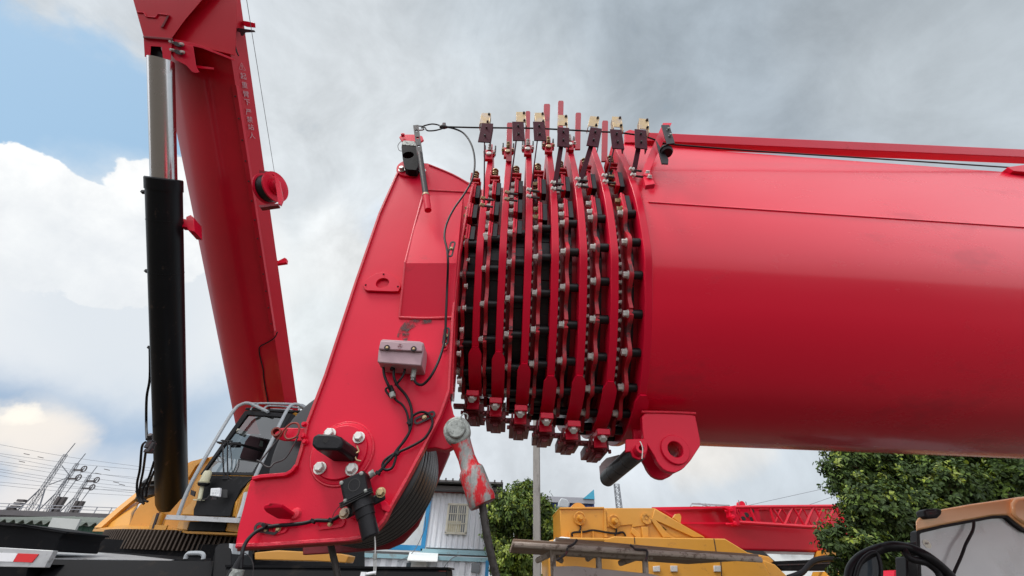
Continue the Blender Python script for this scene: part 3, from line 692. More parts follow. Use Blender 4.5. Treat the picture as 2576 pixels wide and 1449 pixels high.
# pin holder plate with a hole
def plate_hole(pts, Y, t, hc, hr, name, mt, par, n=40):
    a = pl(pts, Y); cen = at(*hc, Y); r = hr/ppm(cen); outl = []
    for k in range(n):
        an = 2*math.pi*k/n; d = Vector((math.cos(an), 0, math.sin(an))); best = None
        for q in range(len(a)):
            p1, p2 = a[q], a[(q+1) % len(a)]; ex, ez = p2.x-p1.x, p2.z-p1.z; den = d.x*ez-d.z*ex
            if abs(den) < 1e-9: continue
            tt = ((p1.x-cen.x)*ez-(p1.z-cen.z)*ex)/den; uu = ((p1.x-cen.x)*d.z-(p1.z-cen.z)*d.x)/den
            if tt > 0 and -1e-6 <= uu <= 1+1e-6: best = tt if best is None else max(best, tt)
        outl.append(cen+d*best)
    inn = [cen+Vector((math.cos(2*math.pi*k/n), 0, math.sin(2*math.pi*k/n)))*r for k in range(n)]
    return MB().annulus(outl, inn, (0, t, 0)).build(name, mt, par, bevel=.0015)
pp = plate_hole([(911, 712), (925, 700), (945, 688), (966, 684), (985, 692), (1003, 706), (1009, 718), (1002, 733), (960, 732), (918, 730)], YH-.016, .014, (962, 712), 16, 'pin_plate', 'red_plate', HEAD)
for q in ((920, 717), (965, 690), (1001, 721)): MB().cyl(at(*q, YH-.018), at(*q, YH-.013), .0045, n=10).build('screw_hole', 'black_plastic', pp)
# junction box
jb = MB(); Yj = YH-.095
o = [(957, 856), (963, 853), (1056, 858), (1066, 862), (1065, 885), (1060, 918), (1058, 920), (952, 912), (949, 908), (952, 880)]
jb.prism(o, Yj, .095)
JB = jb.build('junction_box', 'pink_grey', HEAD, bevel=.005)
MB().prism([(957, 857), (1064, 862), (1062, 884), (952, 878)], Yj-.012, .014).build('box_lid', 'pink_grey', JB, bevel=.004)
for q in ((974, 875), (1041, 878)):
    p = at(*q, Yj-.012); MB().ring(p+Vector((0, .001, 0)), (0, -1, 0), .008, .0115, .005, 20).build('screw_cup', 'black_plastic', JB)
    MB().lathe(p, (0, -1, 0), [(0, 0), (0, .006), (.005, .005), (.006, 0)], 12).build('box_screw', 'gold_zinc', JB)
MB().ring(at(1006, 870, Yj-.0125), (0, -1, 0), .0085, .0097, .001, 24).build('logo_ring', 'pink_grey', JB)
lgm = MB()
for k in range(3):
    an = math.radians(90+120*k); c0 = at(1006, 870, Yj-.0135)
    lgm.box(c0+Vector((math.cos(an), 0, math.sin(an)))*.0042, (.0016, .001, .008), Matrix.Rotation(math.radians(-(an*57.3-90)), 3, 'Y'))
lgm.build('logo_mark', 'red_dark', JB)
def text(body, loc, rot, size, material, name, parent, align='CENTER', ext=.0005):
    cu = bpy.data.curves.new(name, 'FONT'); cu.body = body; cu.size = size; cu.align_x = align; cu.align_y = 'CENTER'; cu.extrude = ext
    t = bpy.data.objects.new(name, cu); COL.objects.link(t); bpy.context.view_layer.update()
    dg = bpy.context.evaluated_depsgraph_get(); me = bpy.data.meshes.new_from_object(t.evaluated_get(dg)); bpy.data.objects.remove(t)
    o = bpy.data.objects.new(name, me); me.materials.clear(); me.materials.append(M[material]); COL.objects.link(o)
    o.rotation_mode = 'QUATERNION'; o.rotation_quaternion = rot; o.parent = parent; o.location = Vector(loc)-WP[parent.name]; WP[o.name] = Vector(loc); return o
FACE = Matrix(((1, 0, 0), (0, 0, -1), (0, 1, 0))).to_quaternion()   # text plane facing -Y, upright
text('SANY', at(1004, 880.5, Yj-.0128), FACE, .009, 'red_dark', 'lid_mark', JB)
# connectors and cables
Yc_ = Yj+.045
def conn(x, y, r, segs, mt):
    z = 0; a = at(x, y, Yc_); m_ = MB(); pr = [(0, 0)]
    for (l_, rr_) in segs: pr += [(z, r*rr_), (z+l_, r*rr_)]; z += l_
    pr.append((z, 0)); m_.lathe(a, (0, -.05, -1), pr, 18); return m_.build('connector', mt, JB, angle=30)
conn(965, 912, .010, [(.012, 1.2), (.008, .9)], 'galvanised'); conn(991, 914, .011, [(.010, 1.3), (.022, .9)], 'black_plastic')
conn(1019, 916, .010, [(.012, 1.2), (.008, .9)], 'galvanised'); conn(1045, 918, .0115, [(.012, 1.4), (.02, 1.0), (.026, .85), (.012, .6)], 'galvanised')
Yk = YH-.02
def cable(pts, r, Y=Yk, name='cable', mt='black_cable', par=None, yoff=None):
    P = [at(x, y, Y if len(q) == 0 else q[0]) for x, y, *q in pts]
    return MB().tube(P, r, 10).build(name, mt, par or HEAD, angle=80)
cable([(964, 920, Yc_), (967, 945, Yc_), (975, 965, Yc_), (981, 978, Yk-.02), (984, 990), (985, 1000)], .0055)
cable([(991, 928, Yc_), (991, 948, Yc_), (1000, 970, Yk-.02), (1020, 993), (1033, 1020), (1036, 1050), (1032, 1080), (1020, 1105), (1000, 1130), (985, 1152), (968, 1170), (955, 1185), (935, 1198), (922, 1212, YH-.06)], .0055)
cable([(1019, 924, Yc_), (1015, 942, Yc_), (1003, 960, Yk-.03), (995, 968)], .005)
cable([(984, 1000), (975, 990), (970, 980), (976, 975), (984, 985), (996, 1006), (1012, 1018), (1024, 1040), (1028, 1065)], .0045)
cable([(1030, 1063), (1040, 1045), (1062, 1036), (1080, 1044), (1088, 1060), (1083, 1080), (1065, 1105), (1030, 1125), (1008, 1135), (1000, 1142)], .005)
cable([(1028, 1065), (1030, 1085), (1015, 1110), (1003, 1128), (998, 1142), (992, 1165), (985, 1178), (970, 1182), (962, 1172), (968, 1158), (985, 1145), (998, 1138)], .0048)
cable([(1000, 1140), (980, 1155), (962, 1180), (950, 1192)], .005)
MB().cyl(at(981, 972, Yk-.01), at(990, 992, Yk-.01), .010, n=14).build('inline_plug', 'black_plastic', HEAD)
MB().cyl(at(986, 988, Yk-.012), at(989, 1000, Yk-.012), .0115, n=14).build('inline_plug', 'galvanised', HEAD)
cable([(1116, 319, 1.44), (1140, 323, 1.44), (1166, 335, 1.44), (1185, 362, 1.43), (1194, 400, 1.43), (1190, 445, 1.43), (1170, 485, 1.44), (1142, 525, 1.44), (1124, 562, 1.44), (1118, 595, 1.43), (1124, 625, 1.42), (1127, 660, 1.42), (1125, 720, YH-.06), (1122, 790, YH-.04), (1119, 850, YH-.03), (1108, 895, YH-.05), (1088, 940, YH-.07), (1066, 966, Yc_), (1050, 966, Yc_), (1043, 956, Yc_), (1043, 942, Yc_)], .0056, par=HEAD, name='sensor_cable')
# slotted cable clips
def clip(p, q, Y, mt='dark_steel'):
    a, b = at(*p, Y), at(*q, Y); d = (b-a); u = d.normalized(); w = Vector((u.z, 0, -u.x)); m_ = MB(); o, i_ = [], []
    for k in range(24):
        an = 2*math.pi*k/24; c = b if -math.pi/2 < (an if an < math.pi else an-2*math.pi) < math.pi/2 else a
        e = u*math.cos(an)+w*math.sin(an); o.append(c+e*.0145); i_.append(c+e*.0065)
    m_.annulus(o, i_, (0, .004, 0)); m_.box((a+b)/2, (.018, .0045, .018)); r = m_.build('cable_clip', mt, HEAD)
    MB().hexbolt((a+b)/2+Vector((0, -.002, 0)), (0, -1, 0), .0065, .006).build('clip_screw', 'gold_zinc', r); return r
clip((1139, 612), (1132, 640), 1.425); clip((1124, 830), (1120, 860), YH-.01); clip((1050, 1058), (1086, 1042), YH-.012); clip((650, 1326), (690, 1333), YH-.012)
clip((806, 1320), (856, 1314), YH-.010, 'red_plate'); clip((1120, 862), (1118, 874), YH-.006, 'red_plate'); clip((690, 1333), (712, 1329), YH-.008, 'red_plate')
for q in ((1029, 1065), (999, 1140), (951, 1190), (1128, 634), (788, 1311), (832, 1309), (650+16, 1322)):
    p = at(*q, Yk-.008); MB().box(p, (.016, .018, .010), Matrix.Rotation(.5, 3, 'Y')).build('cable_tie', 'black_plastic', HEAD, bevel=.001)
cable([(606, 1430, YH-.05), (608, 1400, YH-.05), (616, 1370, YH-.04), (632, 1348, YH-.03), (655, 1332), (690, 1323), (730, 1320), (765, 1316), (785, 1311), (800, 1309), (830, 1309), (850, 1300), (872, 1285), (885, 1272)], .006, name='lower_cable')
MB().lathe(at(608, 1400, YH-.05), (-.12, 0, -1), [(0, 0), (0, .008), (.03, .012), (.035, .016), (.085, .018), (.09, .0), ], 16).build('cable_boot', 'black_plastic', HEAD, angle=30)
MB().lathe(at(600, 1432, YH-.05), (-.12, 0, -1), [(0, 0), (0, .018), (.012, .020), (.05, .020), (.05, .013), (.12, .013), (.12, 0)], 16).build('connector', 'galvanised', HEAD, angle=30)
MB().tube(P3([(612, 1390, YH-.06), (628, 1400, YH-.05), (637, 1420, YH-.05), (636, 1449, YH-.05)]), .0012, 6).tube(P3([(838, 1318, YH-.01), (838, 1296, YH-.02), (852, 1276, YH-.02), (870, 1262, YH-.03)]), .0014, 6).build('lashing_wire', 'dark_steel', HEAD)
# hub plate, bolts and pin keeper
hc = at(862, 1140, YH); hr_ = 75/ppm(hc)
HUB = MB().lathe(hc, (0, -1, 0), [(0, 0), (0, hr_*1.0), (.010, hr_*.98), (.012, hr_*.90), (.012, hr_*.86), (.026, hr_*.85), (.026, 0)], 56).build('hub_cover', 'red_plate', HEAD, angle=30, bevel=.002)
MB().tube([hc+Vector((math.cos(a), 0, math.sin(a)))*hr_*1.0+Vector((0, -.003, 0)) for a in [2*math.pi*k/40 for k in range(41)]], .0055, 6, smooth=False).build('weld_bead', 'weld_red', HUB)
for q in ((903, 1101), (805, 1178), (885, 1181), (830, 1092)): bolt('hub_bolt', at(*q, YH-.03), (0.05, -1, .1), .0165, .020, 'zinc', HUB)
kp = MB()
f = P3([(783, 1120, YH-.14), (786, 1098, YH-.14), (800, 1090, YH-.14), (840, 1092, YH-.14), (856, 1098, YH-.14), (862, 1108, YH-.14), (858, 1124, YH-.14), (850, 1132, YH-.14), (795, 1131, YH-.14)])
kp.slab(f, (.028, .115, -.012)); KP = kp.build('pin_keeper', 'black_plastic', HUB, bevel=.007)
MB().cyl(at(820, 1107, YH-.143), at(820, 1107, YH-.135), .009, n=18).build('keeper_hole', 'ink', KP)
MB().tube(P3([(898, 1100+22, YH-.04), (902, 1136, YH-.045), (893, 1142, YH-.045), (896, 1156, YH-.04), (908, 1160, YH-.035)]), .003, 6).build('safety_wire', 'gold_zinc', HUB)
# two-block limit switch: square box, round body, lever wire
Rq = Matrix.Rotation(math.radians(-28), 3, 'Y')
c = at(899, 1232, YH-.075); u = 1/ppm(c)
LS = MB().box(c, (60*u, .07, 62*u), Rq).build('limit_switch', 'black_plastic', HEAD, bevel=.005)
MB().box(c+Rq @ Vector((2*u, -.036, 4*u)), (54*u, .006, 50*u), Rq).build('switch_lid', 'black_plastic', LS, bevel=.002)
for dx, dz in ((-25, 24), (24, 24), (-25, -20), (24, -20)): MB().lathe(c+Rq @ Vector((dx*u, -.036, dz*u)), (0, -1, 0), [(0, 0), (0, .007), (.006, .006), (.009, 0)], 14).build('lid_screw', 'galvanised', LS)
MB().ring(c+Rq @ Vector((2*u, -.0385, 6*u)), (0, -1, 0), 13*u, 14.5*u, .0015, 28).build('logo_ring', 'ink', LS)
for k in range(3): MB().box(c+Rq @ Vector((0, -.036, (-20-k*4.5)*u)), (78*u, .014, 2.2*u), Rq).build('clamp_rib', 'black_rubber', LS)
b0 = c+Rq @ Vector((6*u, -.005, -28*u)); dr = Rq @ Vector((0, 0, -1))
MB().lathe(b0, dr, [(0, 0), (0, .034), (.03, .036), (.03, .031), (.055, .030), (.055, .027), (.115, .027), (.12, .024), (.12, 0)], 24).build('switch_body', 'black_plastic', LS, angle=30)
MB().box(c+Rq @ Vector((6*u, .02, -38*u)), (100*u, .012, 22*u), Rq).build('mounting_strap', 'black_plastic', LS, bevel=.006)
for dx in (-42, 50): bolt('bolt', c+Rq @ Vector((dx*u, .01, (-36+(6 if dx > 0 else 0))*u)), (0, -1, 0), .0125, .014, 'gold_zinc', LS)
MB().cyl(c+Rq @ Vector((36*u, 0, 20*u)), c+Rq @ Vector((48*u, 0, 22*u)), .011, n=14).build('gland', 'galvanised', LS)
MB().prism([(948, 1232), (958, 1230), (968, 1258), (985, 1278), (978, 1290), (960, 1282)], YH-.02, .02).prism([(872, 1280), (880, 1276), (900, 1300), (890, 1306), (876, 1300)], YH-.02, .02).build('switch_pad', 'red_plate', HEAD, bevel=.002)
# pear-shaped ear (towing eye) on lower left of plate
a = P3([(664, 1270, YH-.10), (680, 1265, YH-.10), (710, 1267, YH-.10), (745, 1290, YH), (735, 1298, YH), (700, 1296, YH-.03), (672, 1280, YH-.08)])
EAR = MB().slab(a, (0, .004, -.011)).build('tie_ear', 'red_plate', HEAD, bevel=.003)
MB().slab(P3([(676, 1272, YH-.0985), (690, 1270, YH-.0975), (704, 1274, YH-.085), (690, 1277, YH-.085)]), (0, -.001, .0012)).build('ear_slot', 'rust_edge', EAR)
MB().lathe(at(744, 1293, YH), (0, -1, 0), [(0, 0), (0, .02), (.008, .014), (.01, 0)], 12).build('ear_weld', 'weld_red', EAR)
# rope sheaves
for k in range(7):
    y = YH+.055+k*.060
    s_ = MB().lathe((-.605, y, 1.965), (0, 1, 0), [(0, 0), (0, .278), (.005, .290), (.012, .290), (.024, .268), (.034, .268), (.046, .290), (.053, .290), (.059, .278), (.059, 0)], 72)
    sh = s_.build('sheave', 'sheave_nylon', BOOM, angle=25)
MB().cyl((-.60, YH+.01, 1.975), (-.60, 2.02, 1.975), .05).build('sheave_axle', 'dark_steel', BOOM)
# rope socket lug: curved cheek right of the head
MB().prism([(1131, 1000), (1140, 1040), (1160, 1075), (1165, 1110), (1128, 1130), (1118, 1132), (1095, 1126), (1069, 1130), (1090, 1085), (1110, 1045)], YH+.05, .05).build('socket_lug', 'red_plate', HEAD, bevel=.004)
# collar tray behind the socket
# small swing arm with ring and wire on the left edge
SW = MB().prism([(690, 1088), (697, 1078), (716, 1076), (770, 1077), (772, 1109), (712, 1108), (696, 1103)], YH-.0, .012).build('swing_arm', 'red_plate', HEAD, bevel=.002)
MB().ring(at(700, 1092, YH-.01), (.2, -1, 0), .011, .0165, .035, 20).build('arm_tube', 'rust_edge', SW)
cable([(697, 1108, YH-.03), (705, 1095, YH-.03), (716, 1080, YH-.03), (732, 1066, YH-.03), (748, 1066, YH-.03), (753, 1080, YH-.03), (746, 1098, YH-.03), (725, 1105, YH-.03), (716, 1095, YH-.03), (722, 1080, YH-.03)], .0038, name='wire_loop', mt='rust_edge', par=SW)
cable([(750, 1098, YH-.03), (720, 1150, YH-.03), (690, 1165, YH-.05), (680, 1175, YH-.06), (668, 1173, YH-.06), (655, 1162, YH-.06), (646, 1158, YH-.06)], .003, name='wire_loop', mt='dark_steel', par=SW)
cable([(700, 1105, YH-.03), (680, 1128, YH-.04), (655, 1160, YH-.05)], .003, name='wire_loop', mt='dark_steel', par=SW)
for q in ((766, 1068), (764, 1098), (768, 1112)): MB().hexbolt(at(*q, YH-.01), (0, -1, 0), .008, .012).build('arm_bolt', 'red_plate', SW)
# top of the head: upper hub, pin block, lock plate
ph = at(1032, 426, YH)
UH = MB().lathe(ph, (0, -1, 0), [(0, 0), (0, 34/ppm(ph)), (.014, 33/ppm(ph)), (.014, 0)], 40).build('upper_boss', 'red_plate', HEAD, bevel=.002)
for q in ((1011, 428), (1063, 430)): bolt('hub_bolt', at(*q, YH-.016), (0, -1, .1), .0165, .02, 'zinc', UH)
pb = plate_hole([(1009, 362), (1018, 356), (1044, 358), (1049, 366), (1052, 428), (1018, 426), (1013, 400)], YH-.06, .05, (1027, 390), 14, 'pin_block', 'chassis_black', HEAD)
MB().slab(pl([(1011, 358), (1016, 353), (1042, 355), (1048, 362), (1047, 367), (1012, 364)], YH-.062), (0, .02, 0)).build('block_rim', 'galvanised', pb, bevel=.002)
MB().prism([(1004, 344), (1012, 338), (1048, 338), (1062, 342), (1066, 352), (1058, 357), (1010, 355)], YH-.02, .012).build('lock_plate', 'red_plate', HEAD, bevel=.003)
MB().ring(at(1014, 344, YH-.03), (0, -1, .3), .006, .012, .02, 18).build('lock_ring', 'red_plate', HEAD)
cable([(1008, 356, YH-.04), (1001, 366, YH-.04), (1004, 378, YH-.04), (1011, 380, YH-.04)], .002, name='lock_wire', mt='dark_steel')
# sensor rod
ra, rb = at(1076, 524, YH-.10), at(1046, 316, 1.43)
rl = rb-ra
ROD = MB().cyl(ra+rl*.12, ra+rl*.62, .0165, n=18).build('sensor_rod', 'dark_steel', HEAD, angle=40)
MB().cyl(ra-rl*.02, ra+rl*.13, .019, n=18).build('rod_socket', 'red_plate', ROD); MB().cyl(ra+rl*.125, ra+rl*.14, .0205, n=18).build('rod_collar', 'gold_zinc', ROD)
bp, bq = ra+rl*.60, rb; bd = (bq-bp).normalized(); sx_ = Vector((1, 0, 0)); sx_ = (sx_-bd*sx_.dot(bd)).normalized()
m_ = MB(); W_ = .017
holes = [.80, .55, .28]
prev = 0; Lb = (bq-bp).length
for hfrac in holes[::-1]+[None]:
    if hfrac is None: s0_, s1_ = prev, Lb
    else: s0_, s1_ = prev, hfrac*Lb-W_
    if s1_ > s0_: m_.beam(bp+bd*s0_, bp+bd*s1_, 2*W_, .009, up=(0, 1, 0))
    if hfrac is not None:
        c = bp+bd*hfrac*Lb; o = []; i_ = []
        for k in range(32):
            an = 2*math.pi*k/32; e = bd*math.cos(an)+sx_*math.sin(an)
            i_.append(c+e*.010+Vector((0, -.0045, 0))); kk_ = max(abs(math.cos(an)), abs(math.sin(an))); o.append(c+e*(W_/kk_)+Vector((0, -.0045, 0)))
        m_.annulus(o, i_, (0, .009, 0)); prev = hfrac*Lb+W_
m_.build('rod_flat', 'dark_steel', ROD)
# shackle and clamp, rope along the brackets
SHK = cable([(1060, 322, 1.44), (1068, 320, 1.44), (1074, 328, 1.44), (1086, 329, 1.44), (1100, 327, 1.44), (1114, 322, 1.44), (1104, 315, 1.44), (1088, 312, 1.44), (1072, 315, 1.44), (1064, 318, 1.44), (1066, 326, 1.44)], .0045, name='shackle', par=HEAD)
MB().tube(P3([(1052, 317, 1.43), (1066, 318, 1.44)]), .004, 8).tube(P3([(1052, 328, 1.43), (1064, 327, 1.44)]), .004, 8).build('shackle', 'dark_steel', HEAD)
MB().lathe(at(1106, 319, 1.44), (1, 0, 0), [(0, 0), (0, .008), (.012, .014), (.03, .014), (.05, .008), (.05, 0)], 14).box(at(1117, 315, 1.44), (.02, .02, .03)).build('rope_clamp', 'dark_steel', HEAD)
cable([(1120, 319, 1.44), (1200, 321, 1.42), (1290, 322, 1.40), (1350, 323, 1.39), (1430, 327, 1.38), (1500, 331, 1.375), (1560, 334, 1.37), (1620, 343, 1.36), (1660, 356, 1.37), (1690, 363, 1.38), (1900, 380, 1.44), (2200, 399, 1.52), (2640, 428, 1.66)], .0052, name='sensor_rope', par=BOOM)

stuffb.build('bolt', 'zinc', BOOM, kind='stuff', angle=30)
# ================================================================== rope socket and ropes
Ys = 1.50
SK = thing('rope_socket', 'grey galvanised rope socket with flaking red paint hanging from the boom head', 'rope socket', at(1160, 1180, Ys))
ey = at(1150.5, 1086, Ys); u = 1/ppm(ey)
s_ = MB(); ax = (at(1218, 1276, Ys)-ey).normalized(); sd2 = Vector((ax.z, 0, -ax.x)); sd2 = sd2 if sd2.x > 0 else -sd2
neck = []
prof_ = [(-1, .0), (0, 1.0), (.02, 1.0), (.05, .93)]
s_.lathe(ey+Vector((0, .028, 0)), (0, -1, 0), [(0, 0), (0, 33*u), (.050, 33*u), (.056, 30*u), (.056, 0)], 40)
s_.build('socket_eye', 'galvanised', SK, bevel=.003)
T = (at(1200, 1276, Ys)-ey).length
sections = [(.015, .040, .026), (.06, .034, .026), (.10, .031, .028), (.135, .034, .032), (.146, .043, .038), (.155, .045, .040), (T*.80, .046, .043), (T-.012, .048, .046), (T, .044, .042)]
m_ = MB(); rings = []
for z, a, b in sections:
    rings.append([m_.bm.verts.new(ey+ax*z+sd2*(a*math.cos(2*math.pi*k/28))+Vector((0, b*math.sin(2*math.pi*k/28), 0))) for k in range(28)])
for A_, B_ in zip(rings, rings[1:]):
    for k in range(28): m_.bm.faces.new((A_[k], A_[(k+1) % 28], B_[(k+1) % 28], B_[k]))
m_.bm.faces.new(rings[0]); m_.bm.faces.new(rings[-1][::-1])
m_.build('socket_body', 'socket_mix', SK, angle=40)
MB().lathe(ey+Vector((0, -.026, 0)), (0, -1, 0), [(0, 0), (0, 23*u), (.016, 22.5*u), (.019, 20*u), (.019, 0)], 36).build('socket_pin', 'galvanised', SK, bevel=.001)
MB().tube([ey+Vector((.01, -.03, 23*u+.01)), ey+Vector((.02, -.035, 30*u+.012)), ey+Vector((.034, -.03, 30*u+.01)), ey+Vector((.036, -.03, 26*u))], .0028, 6).build('split_pin', 'galvanised', SK)
def wrope(name, label, a, b, R, ns=6, turns=9, mt='wire_rope', mid=None):
    m_ = MB(); a, b = Vector(a), Vector(b); mid = Vector(mid) if mid else (a+b)/2
    for s in range(ns):
        pts = []
        for k in range(turns*10+1):
            t = k/(turns*10); p = a*(1-t)**2+mid*2*t*(1-t)+b*t*t; d = ((mid-a)*(1-t)+(b-mid)*t).normalized(); q = Vector((0, 1, 0)); q = (q-d*q.dot(d)).normalized(); w = d.cross(q); an = 2*math.pi*(s/ns+t*turns)
            pts.append(p+(q*math.cos(an)+w*math.sin(an))*R*.62)
        m_.tube(pts, R*.43, 6, smooth=False)
    o = m_.build(name, mt, angle=80); tag(o, label, 'rope'); return o
e1 = ey+ax*(T-.01)
wrope('wire_rope', 'thick dark steel rope running down out of the red-flecked rope socket', e1, at(1262, 1500, Ys+.05), .0125, 8, 13, mid=at(1222, 1360, Ys+.0))
wrope('wire_rope', 'dark steel rope hanging below the boom head, left of the thin bright wire', at(825, 1340, 1.68), at(862, 1500, 1.68), .011, 8, 11)
hw_ = thing('trip_wire', 'thin bright wire with a crimp hanging from the black limit switch', 'trip wire', at(944, 1400, YH-.07))
MB().tube(P3([(936, 1322, YH-.075), (941, 1340, YH-.072), (944, 1370, YH-.07), (943.5, 1396, YH-.07)]), .0028, 8).build('wire', 'bright_wire', hw_)
MB().cyl(at(944, 1393, YH-.07), at(943, 1408, YH-.07), .0065, n=12).build('crimp', 'galvanised', hw_)
MB().tube(P3([(941, 1408, YH-.07), (941, 1430, YH-.07), (940, 1444, YH-.07)]), .0022, 8).tube(P3([(946, 1408, YH-.07), (945.5, 1430, YH-.07), (944, 1446, YH-.07)]), .0022, 8).build('loop', 'bright_wire', hw_)
MB().tube(P3([(946, 1440, YH-.07), (928, 1443, YH-.075), (914, 1445, YH-.08)]), .004, 8).box(at(914, 1445, YH-.08), (.014, .012, .012)).build('hook', 'reflect_white', hw_)
# ================================================================== crane behind on the left: raised boom, lift cylinder, cab, carrier
MC = thing('mobile_crane', 'crane on the left with steeply raised red boom, black lift cylinder and operator cab', 'mobile crane', (-6, 9.5, 0))
AXB = (at(722, 1075, 10.2)-at(532, -170, 1.9)).normalized()
def station(y0, Y, off):
    """cross-section of the raised boom between photo edges, as points on a rounded box"""
    xl = 445+(y0-330)*.2014; xk = 590+(y0-200)*.1553; xr = 665+(y0-430)*.141
    D0 = Y/ray(xk, y0).y
    Lp, K, Rr = atD(xl, y0+6, D0+.32*off), atD(xk, y0, D0), atD(xr, y0-4, D0+.30*off)
    fd = (ray(xk, y0).normalized()*.25+FW*.75).normalized(); fd = (fd-AXB*fd.dot(AXB)).normalized()
    ex = (K-Lp); w = ex.length
    back = fd*w*1.05
    pts = []
    # bulging near face
    for t in (0, .08, .2, .35, .5, .65, .8, .92):
        pts.append(Lp.lerp(K, t)-fd*(.14*w*math.sin(math.pi*min(1, t*1.05))**.8))
    bk2 = (fd-RT*.55-UP*.05)*w
    pts += [K, Rr, Rr+bk2*.6, K+back*.95-RT*.3*w, Lp+back*.9, Lp+back*.35]
    return pts
NS = [( -170, 1.66), (1075, 9.15)]
a, b = station(-170, 1.9, .8), station(1075, 10.2, 1.15)
MBm = MB().poly3(a, b)
BB = MBm.build('raised_boom', 'red_old', MC, angle=28)
def onb(t, i): return a[i].lerp(b[i], t)
# cover strip with rivets along the corner, from y~210 to ~830
def tcorner(y):   # parameter along corner line for photo row y
    lo, hi = 0, 1
    for _ in range(40):
        md = (lo+hi)/2; p = a[8].lerp(b[8], md)-EYE; yy = CY-FPX*p.dot(UP)/p.dot(FW)
        if yy < y: lo = md
        else: hi = md
    return lo
t0_, t1_ = tcorner(215), tcorner(832)
st0, st1 = onb(t0_, 8), onb(t1_, 8)
fdm = (FW-AXB*FW.dot(AXB)).normalized()
MB().beam(st0-fdm*.01, st1-fdm*.01, .09, .07, up=-fdm).build('cable_cover', 'red_old', BB, bevel=.004)
for k in range(13):
    p = st0.lerp(st1, (k+.5)/13); MB().lathe(p-fdm*.052, -fdm, [(0, 0), (0, .016), (.012, .012), (.014, 0)], 10).build('rivet', 'dark_steel', BB)
# loose cable
cb = [onb(tcorner(832), 8), onb(tcorner(845), 8)]
pts = [(698, 835), (690, 850), (672, 862), (654, 872), (652, 884), (656, 905), (662, 930), (664, 955), (669, 985), (674, 1010), (678, 1040)]
def on_face(x, y):
    t = tcorner(y); w = max(0, min(1, (x-(445+(y-330)*.2014))/((590+(y-200)*.1553)-(445+(y-330)*.2014))))
    p0, p1 = a[0].lerp(b[0], t), a[8].lerp(b[8], t); ww = (p1-p0).length
    return (p0.lerp(p1, w)-EYE).dot(FW)-.14*ww*math.sin(math.pi*min(1, w*1.05))**.8
MB().tube([atD(x, y, on_face(x, y)-.04) for x, y in pts], .014, 6).build('boom_cable', 'black_cable', BB)
for q in ((569, 70), (570, 72)): pass
# limit arm with switch at top of the boom
def vsl(pts, D, t):
    P = PD(pts, D); c = sum(P, Vector())/len(P); return MB().slab(P, (c-EYE).normalized()*t)
Dt = 7.35
AR = vsl([(566, 67), (600, 71), (600, 77), (566, 74)], Dt, .08).build('switch_arm', 'red_dark', BB, bevel=.006)
vsl([(612, 52), (624, 54), (642, 58), (643, 70), (622, 68), (612, 64)], Dt+.05, .1).build('arm_plate', 'red_plate', AR, bevel=.006)
vsl([(598, 70), (612, 72), (640, 76), (643, 81), (618, 82), (612, 90), (606, 90), (604, 82), (597, 79)], Dt-.02, .1).build('arm_switch', 'dark_steel', AR, bevel=.004)
MB().tube(PD([(573, 76), (576, 90), (586, 104), (590, 110), (595, 128), (600, 140)], Dt+.0), .014, 6).build('boom_cable', 'black_cable', AR)
# warning text running down the narrow face
kr = onb(.5, 8), onb(.5, 9)
dn = (b[8]-a[8]).normalized()
tx = (onb(.35, 9)-onb(.35, 8)).normalized(); nrm = tx.cross(dn).normalized()
if nrm.y > 0: nrm = -nrm
tx = (-dn).cross(nrm).normalized()
Rm = Matrix((tx, -dn, nrm)).transposed().to_quaternion()
ch = ['\u26a0', '\u8d77', '\u91cd', '\u81c2', '\u4e0b', '\u4e25', '\u7981', '\u7ad9', '\u4eba']
ys = [170, 195, 217, 240, 260, 285, 304, 323, 344]
for c_, y in zip(ch, ys):
    t = tcorner(y); p = onb(t, 8).lerp(onb(t, 9), .50)+nrm*.02; sz = 15.5/ppm(p)
    try:
        text(c_, p, Rm, sz*1.0, 'white_text', 'warning_letter', BB, ext=.001)
    except Exception as e: print('TEXT', e)
# flared foot of the boom where the cylinder is pinned
def vslab(pts, D, t, **k):
    P = PD(pts, D); c = sum(P, Vector())/len(P); dd = (c-EYE).normalized(); return MB().slab(P, dd*t)
Dh = 6.95
FT_ = vslab([(318, -60), (361, 92), (430, 100), (466, 50), (560, -60)], Dh, .7).build('cylinder_seat', 'red_old', BB, bevel=.008)
vslab([(430, 101), (466, 50), (560, -60), (600, -60), (592, 140), (500, 117)], Dh+.12, .5).build('seat_side', 'red_old', FT_, bevel=.008)
vslab([(361, 92), (433, 98), (430, 150), (410, 148), (407, 118), (380, 116), (378, 145), (364, 143)], Dh-.03, .5).build('seat_lip', 'red_plate', FT_, bevel=.004)
vslab([(360, 90), (434, 96), (434, 101), (360, 95)], Dh-.07, .3).build('seat_rib', 'red_dark', FT_, bevel=.004)
vslab([(434, 97), (500, 112), (590, 148), (592, 154), (510, 122), (436, 104)], Dh+.03, .4).build('seat_gusset', 'red_plate', FT_, bevel=.003)
vslab([(434, 104), (486, 116), (494, 168), (502, 182), (492, 184), (482, 180), (470, 166), (452, 156), (440, 150), (428, 132), (424, 116)], Dh+.0, .5).build('seat_cheek', 'red_plate', FT_, bevel=.006)
vslab([(484, 163), (538, 170), (538, 175), (490, 171)], Dh+.1, .5).build('seat_gusset', 'red_plate', FT_, bevel=.002)
MB().tube(PD([(345, 31), (362, 32), (368, 42), (392, 44), (398, 35), (422, 38)], Dh-.01), .012, 6, smooth=False).build('weld_bead', 'red_plate', FT_)
vslab([(420, 40), (426, 38), (410, 68), (404, 68)], Dh-.03, .06).build('seat_rib', 'red_dark', FT_)
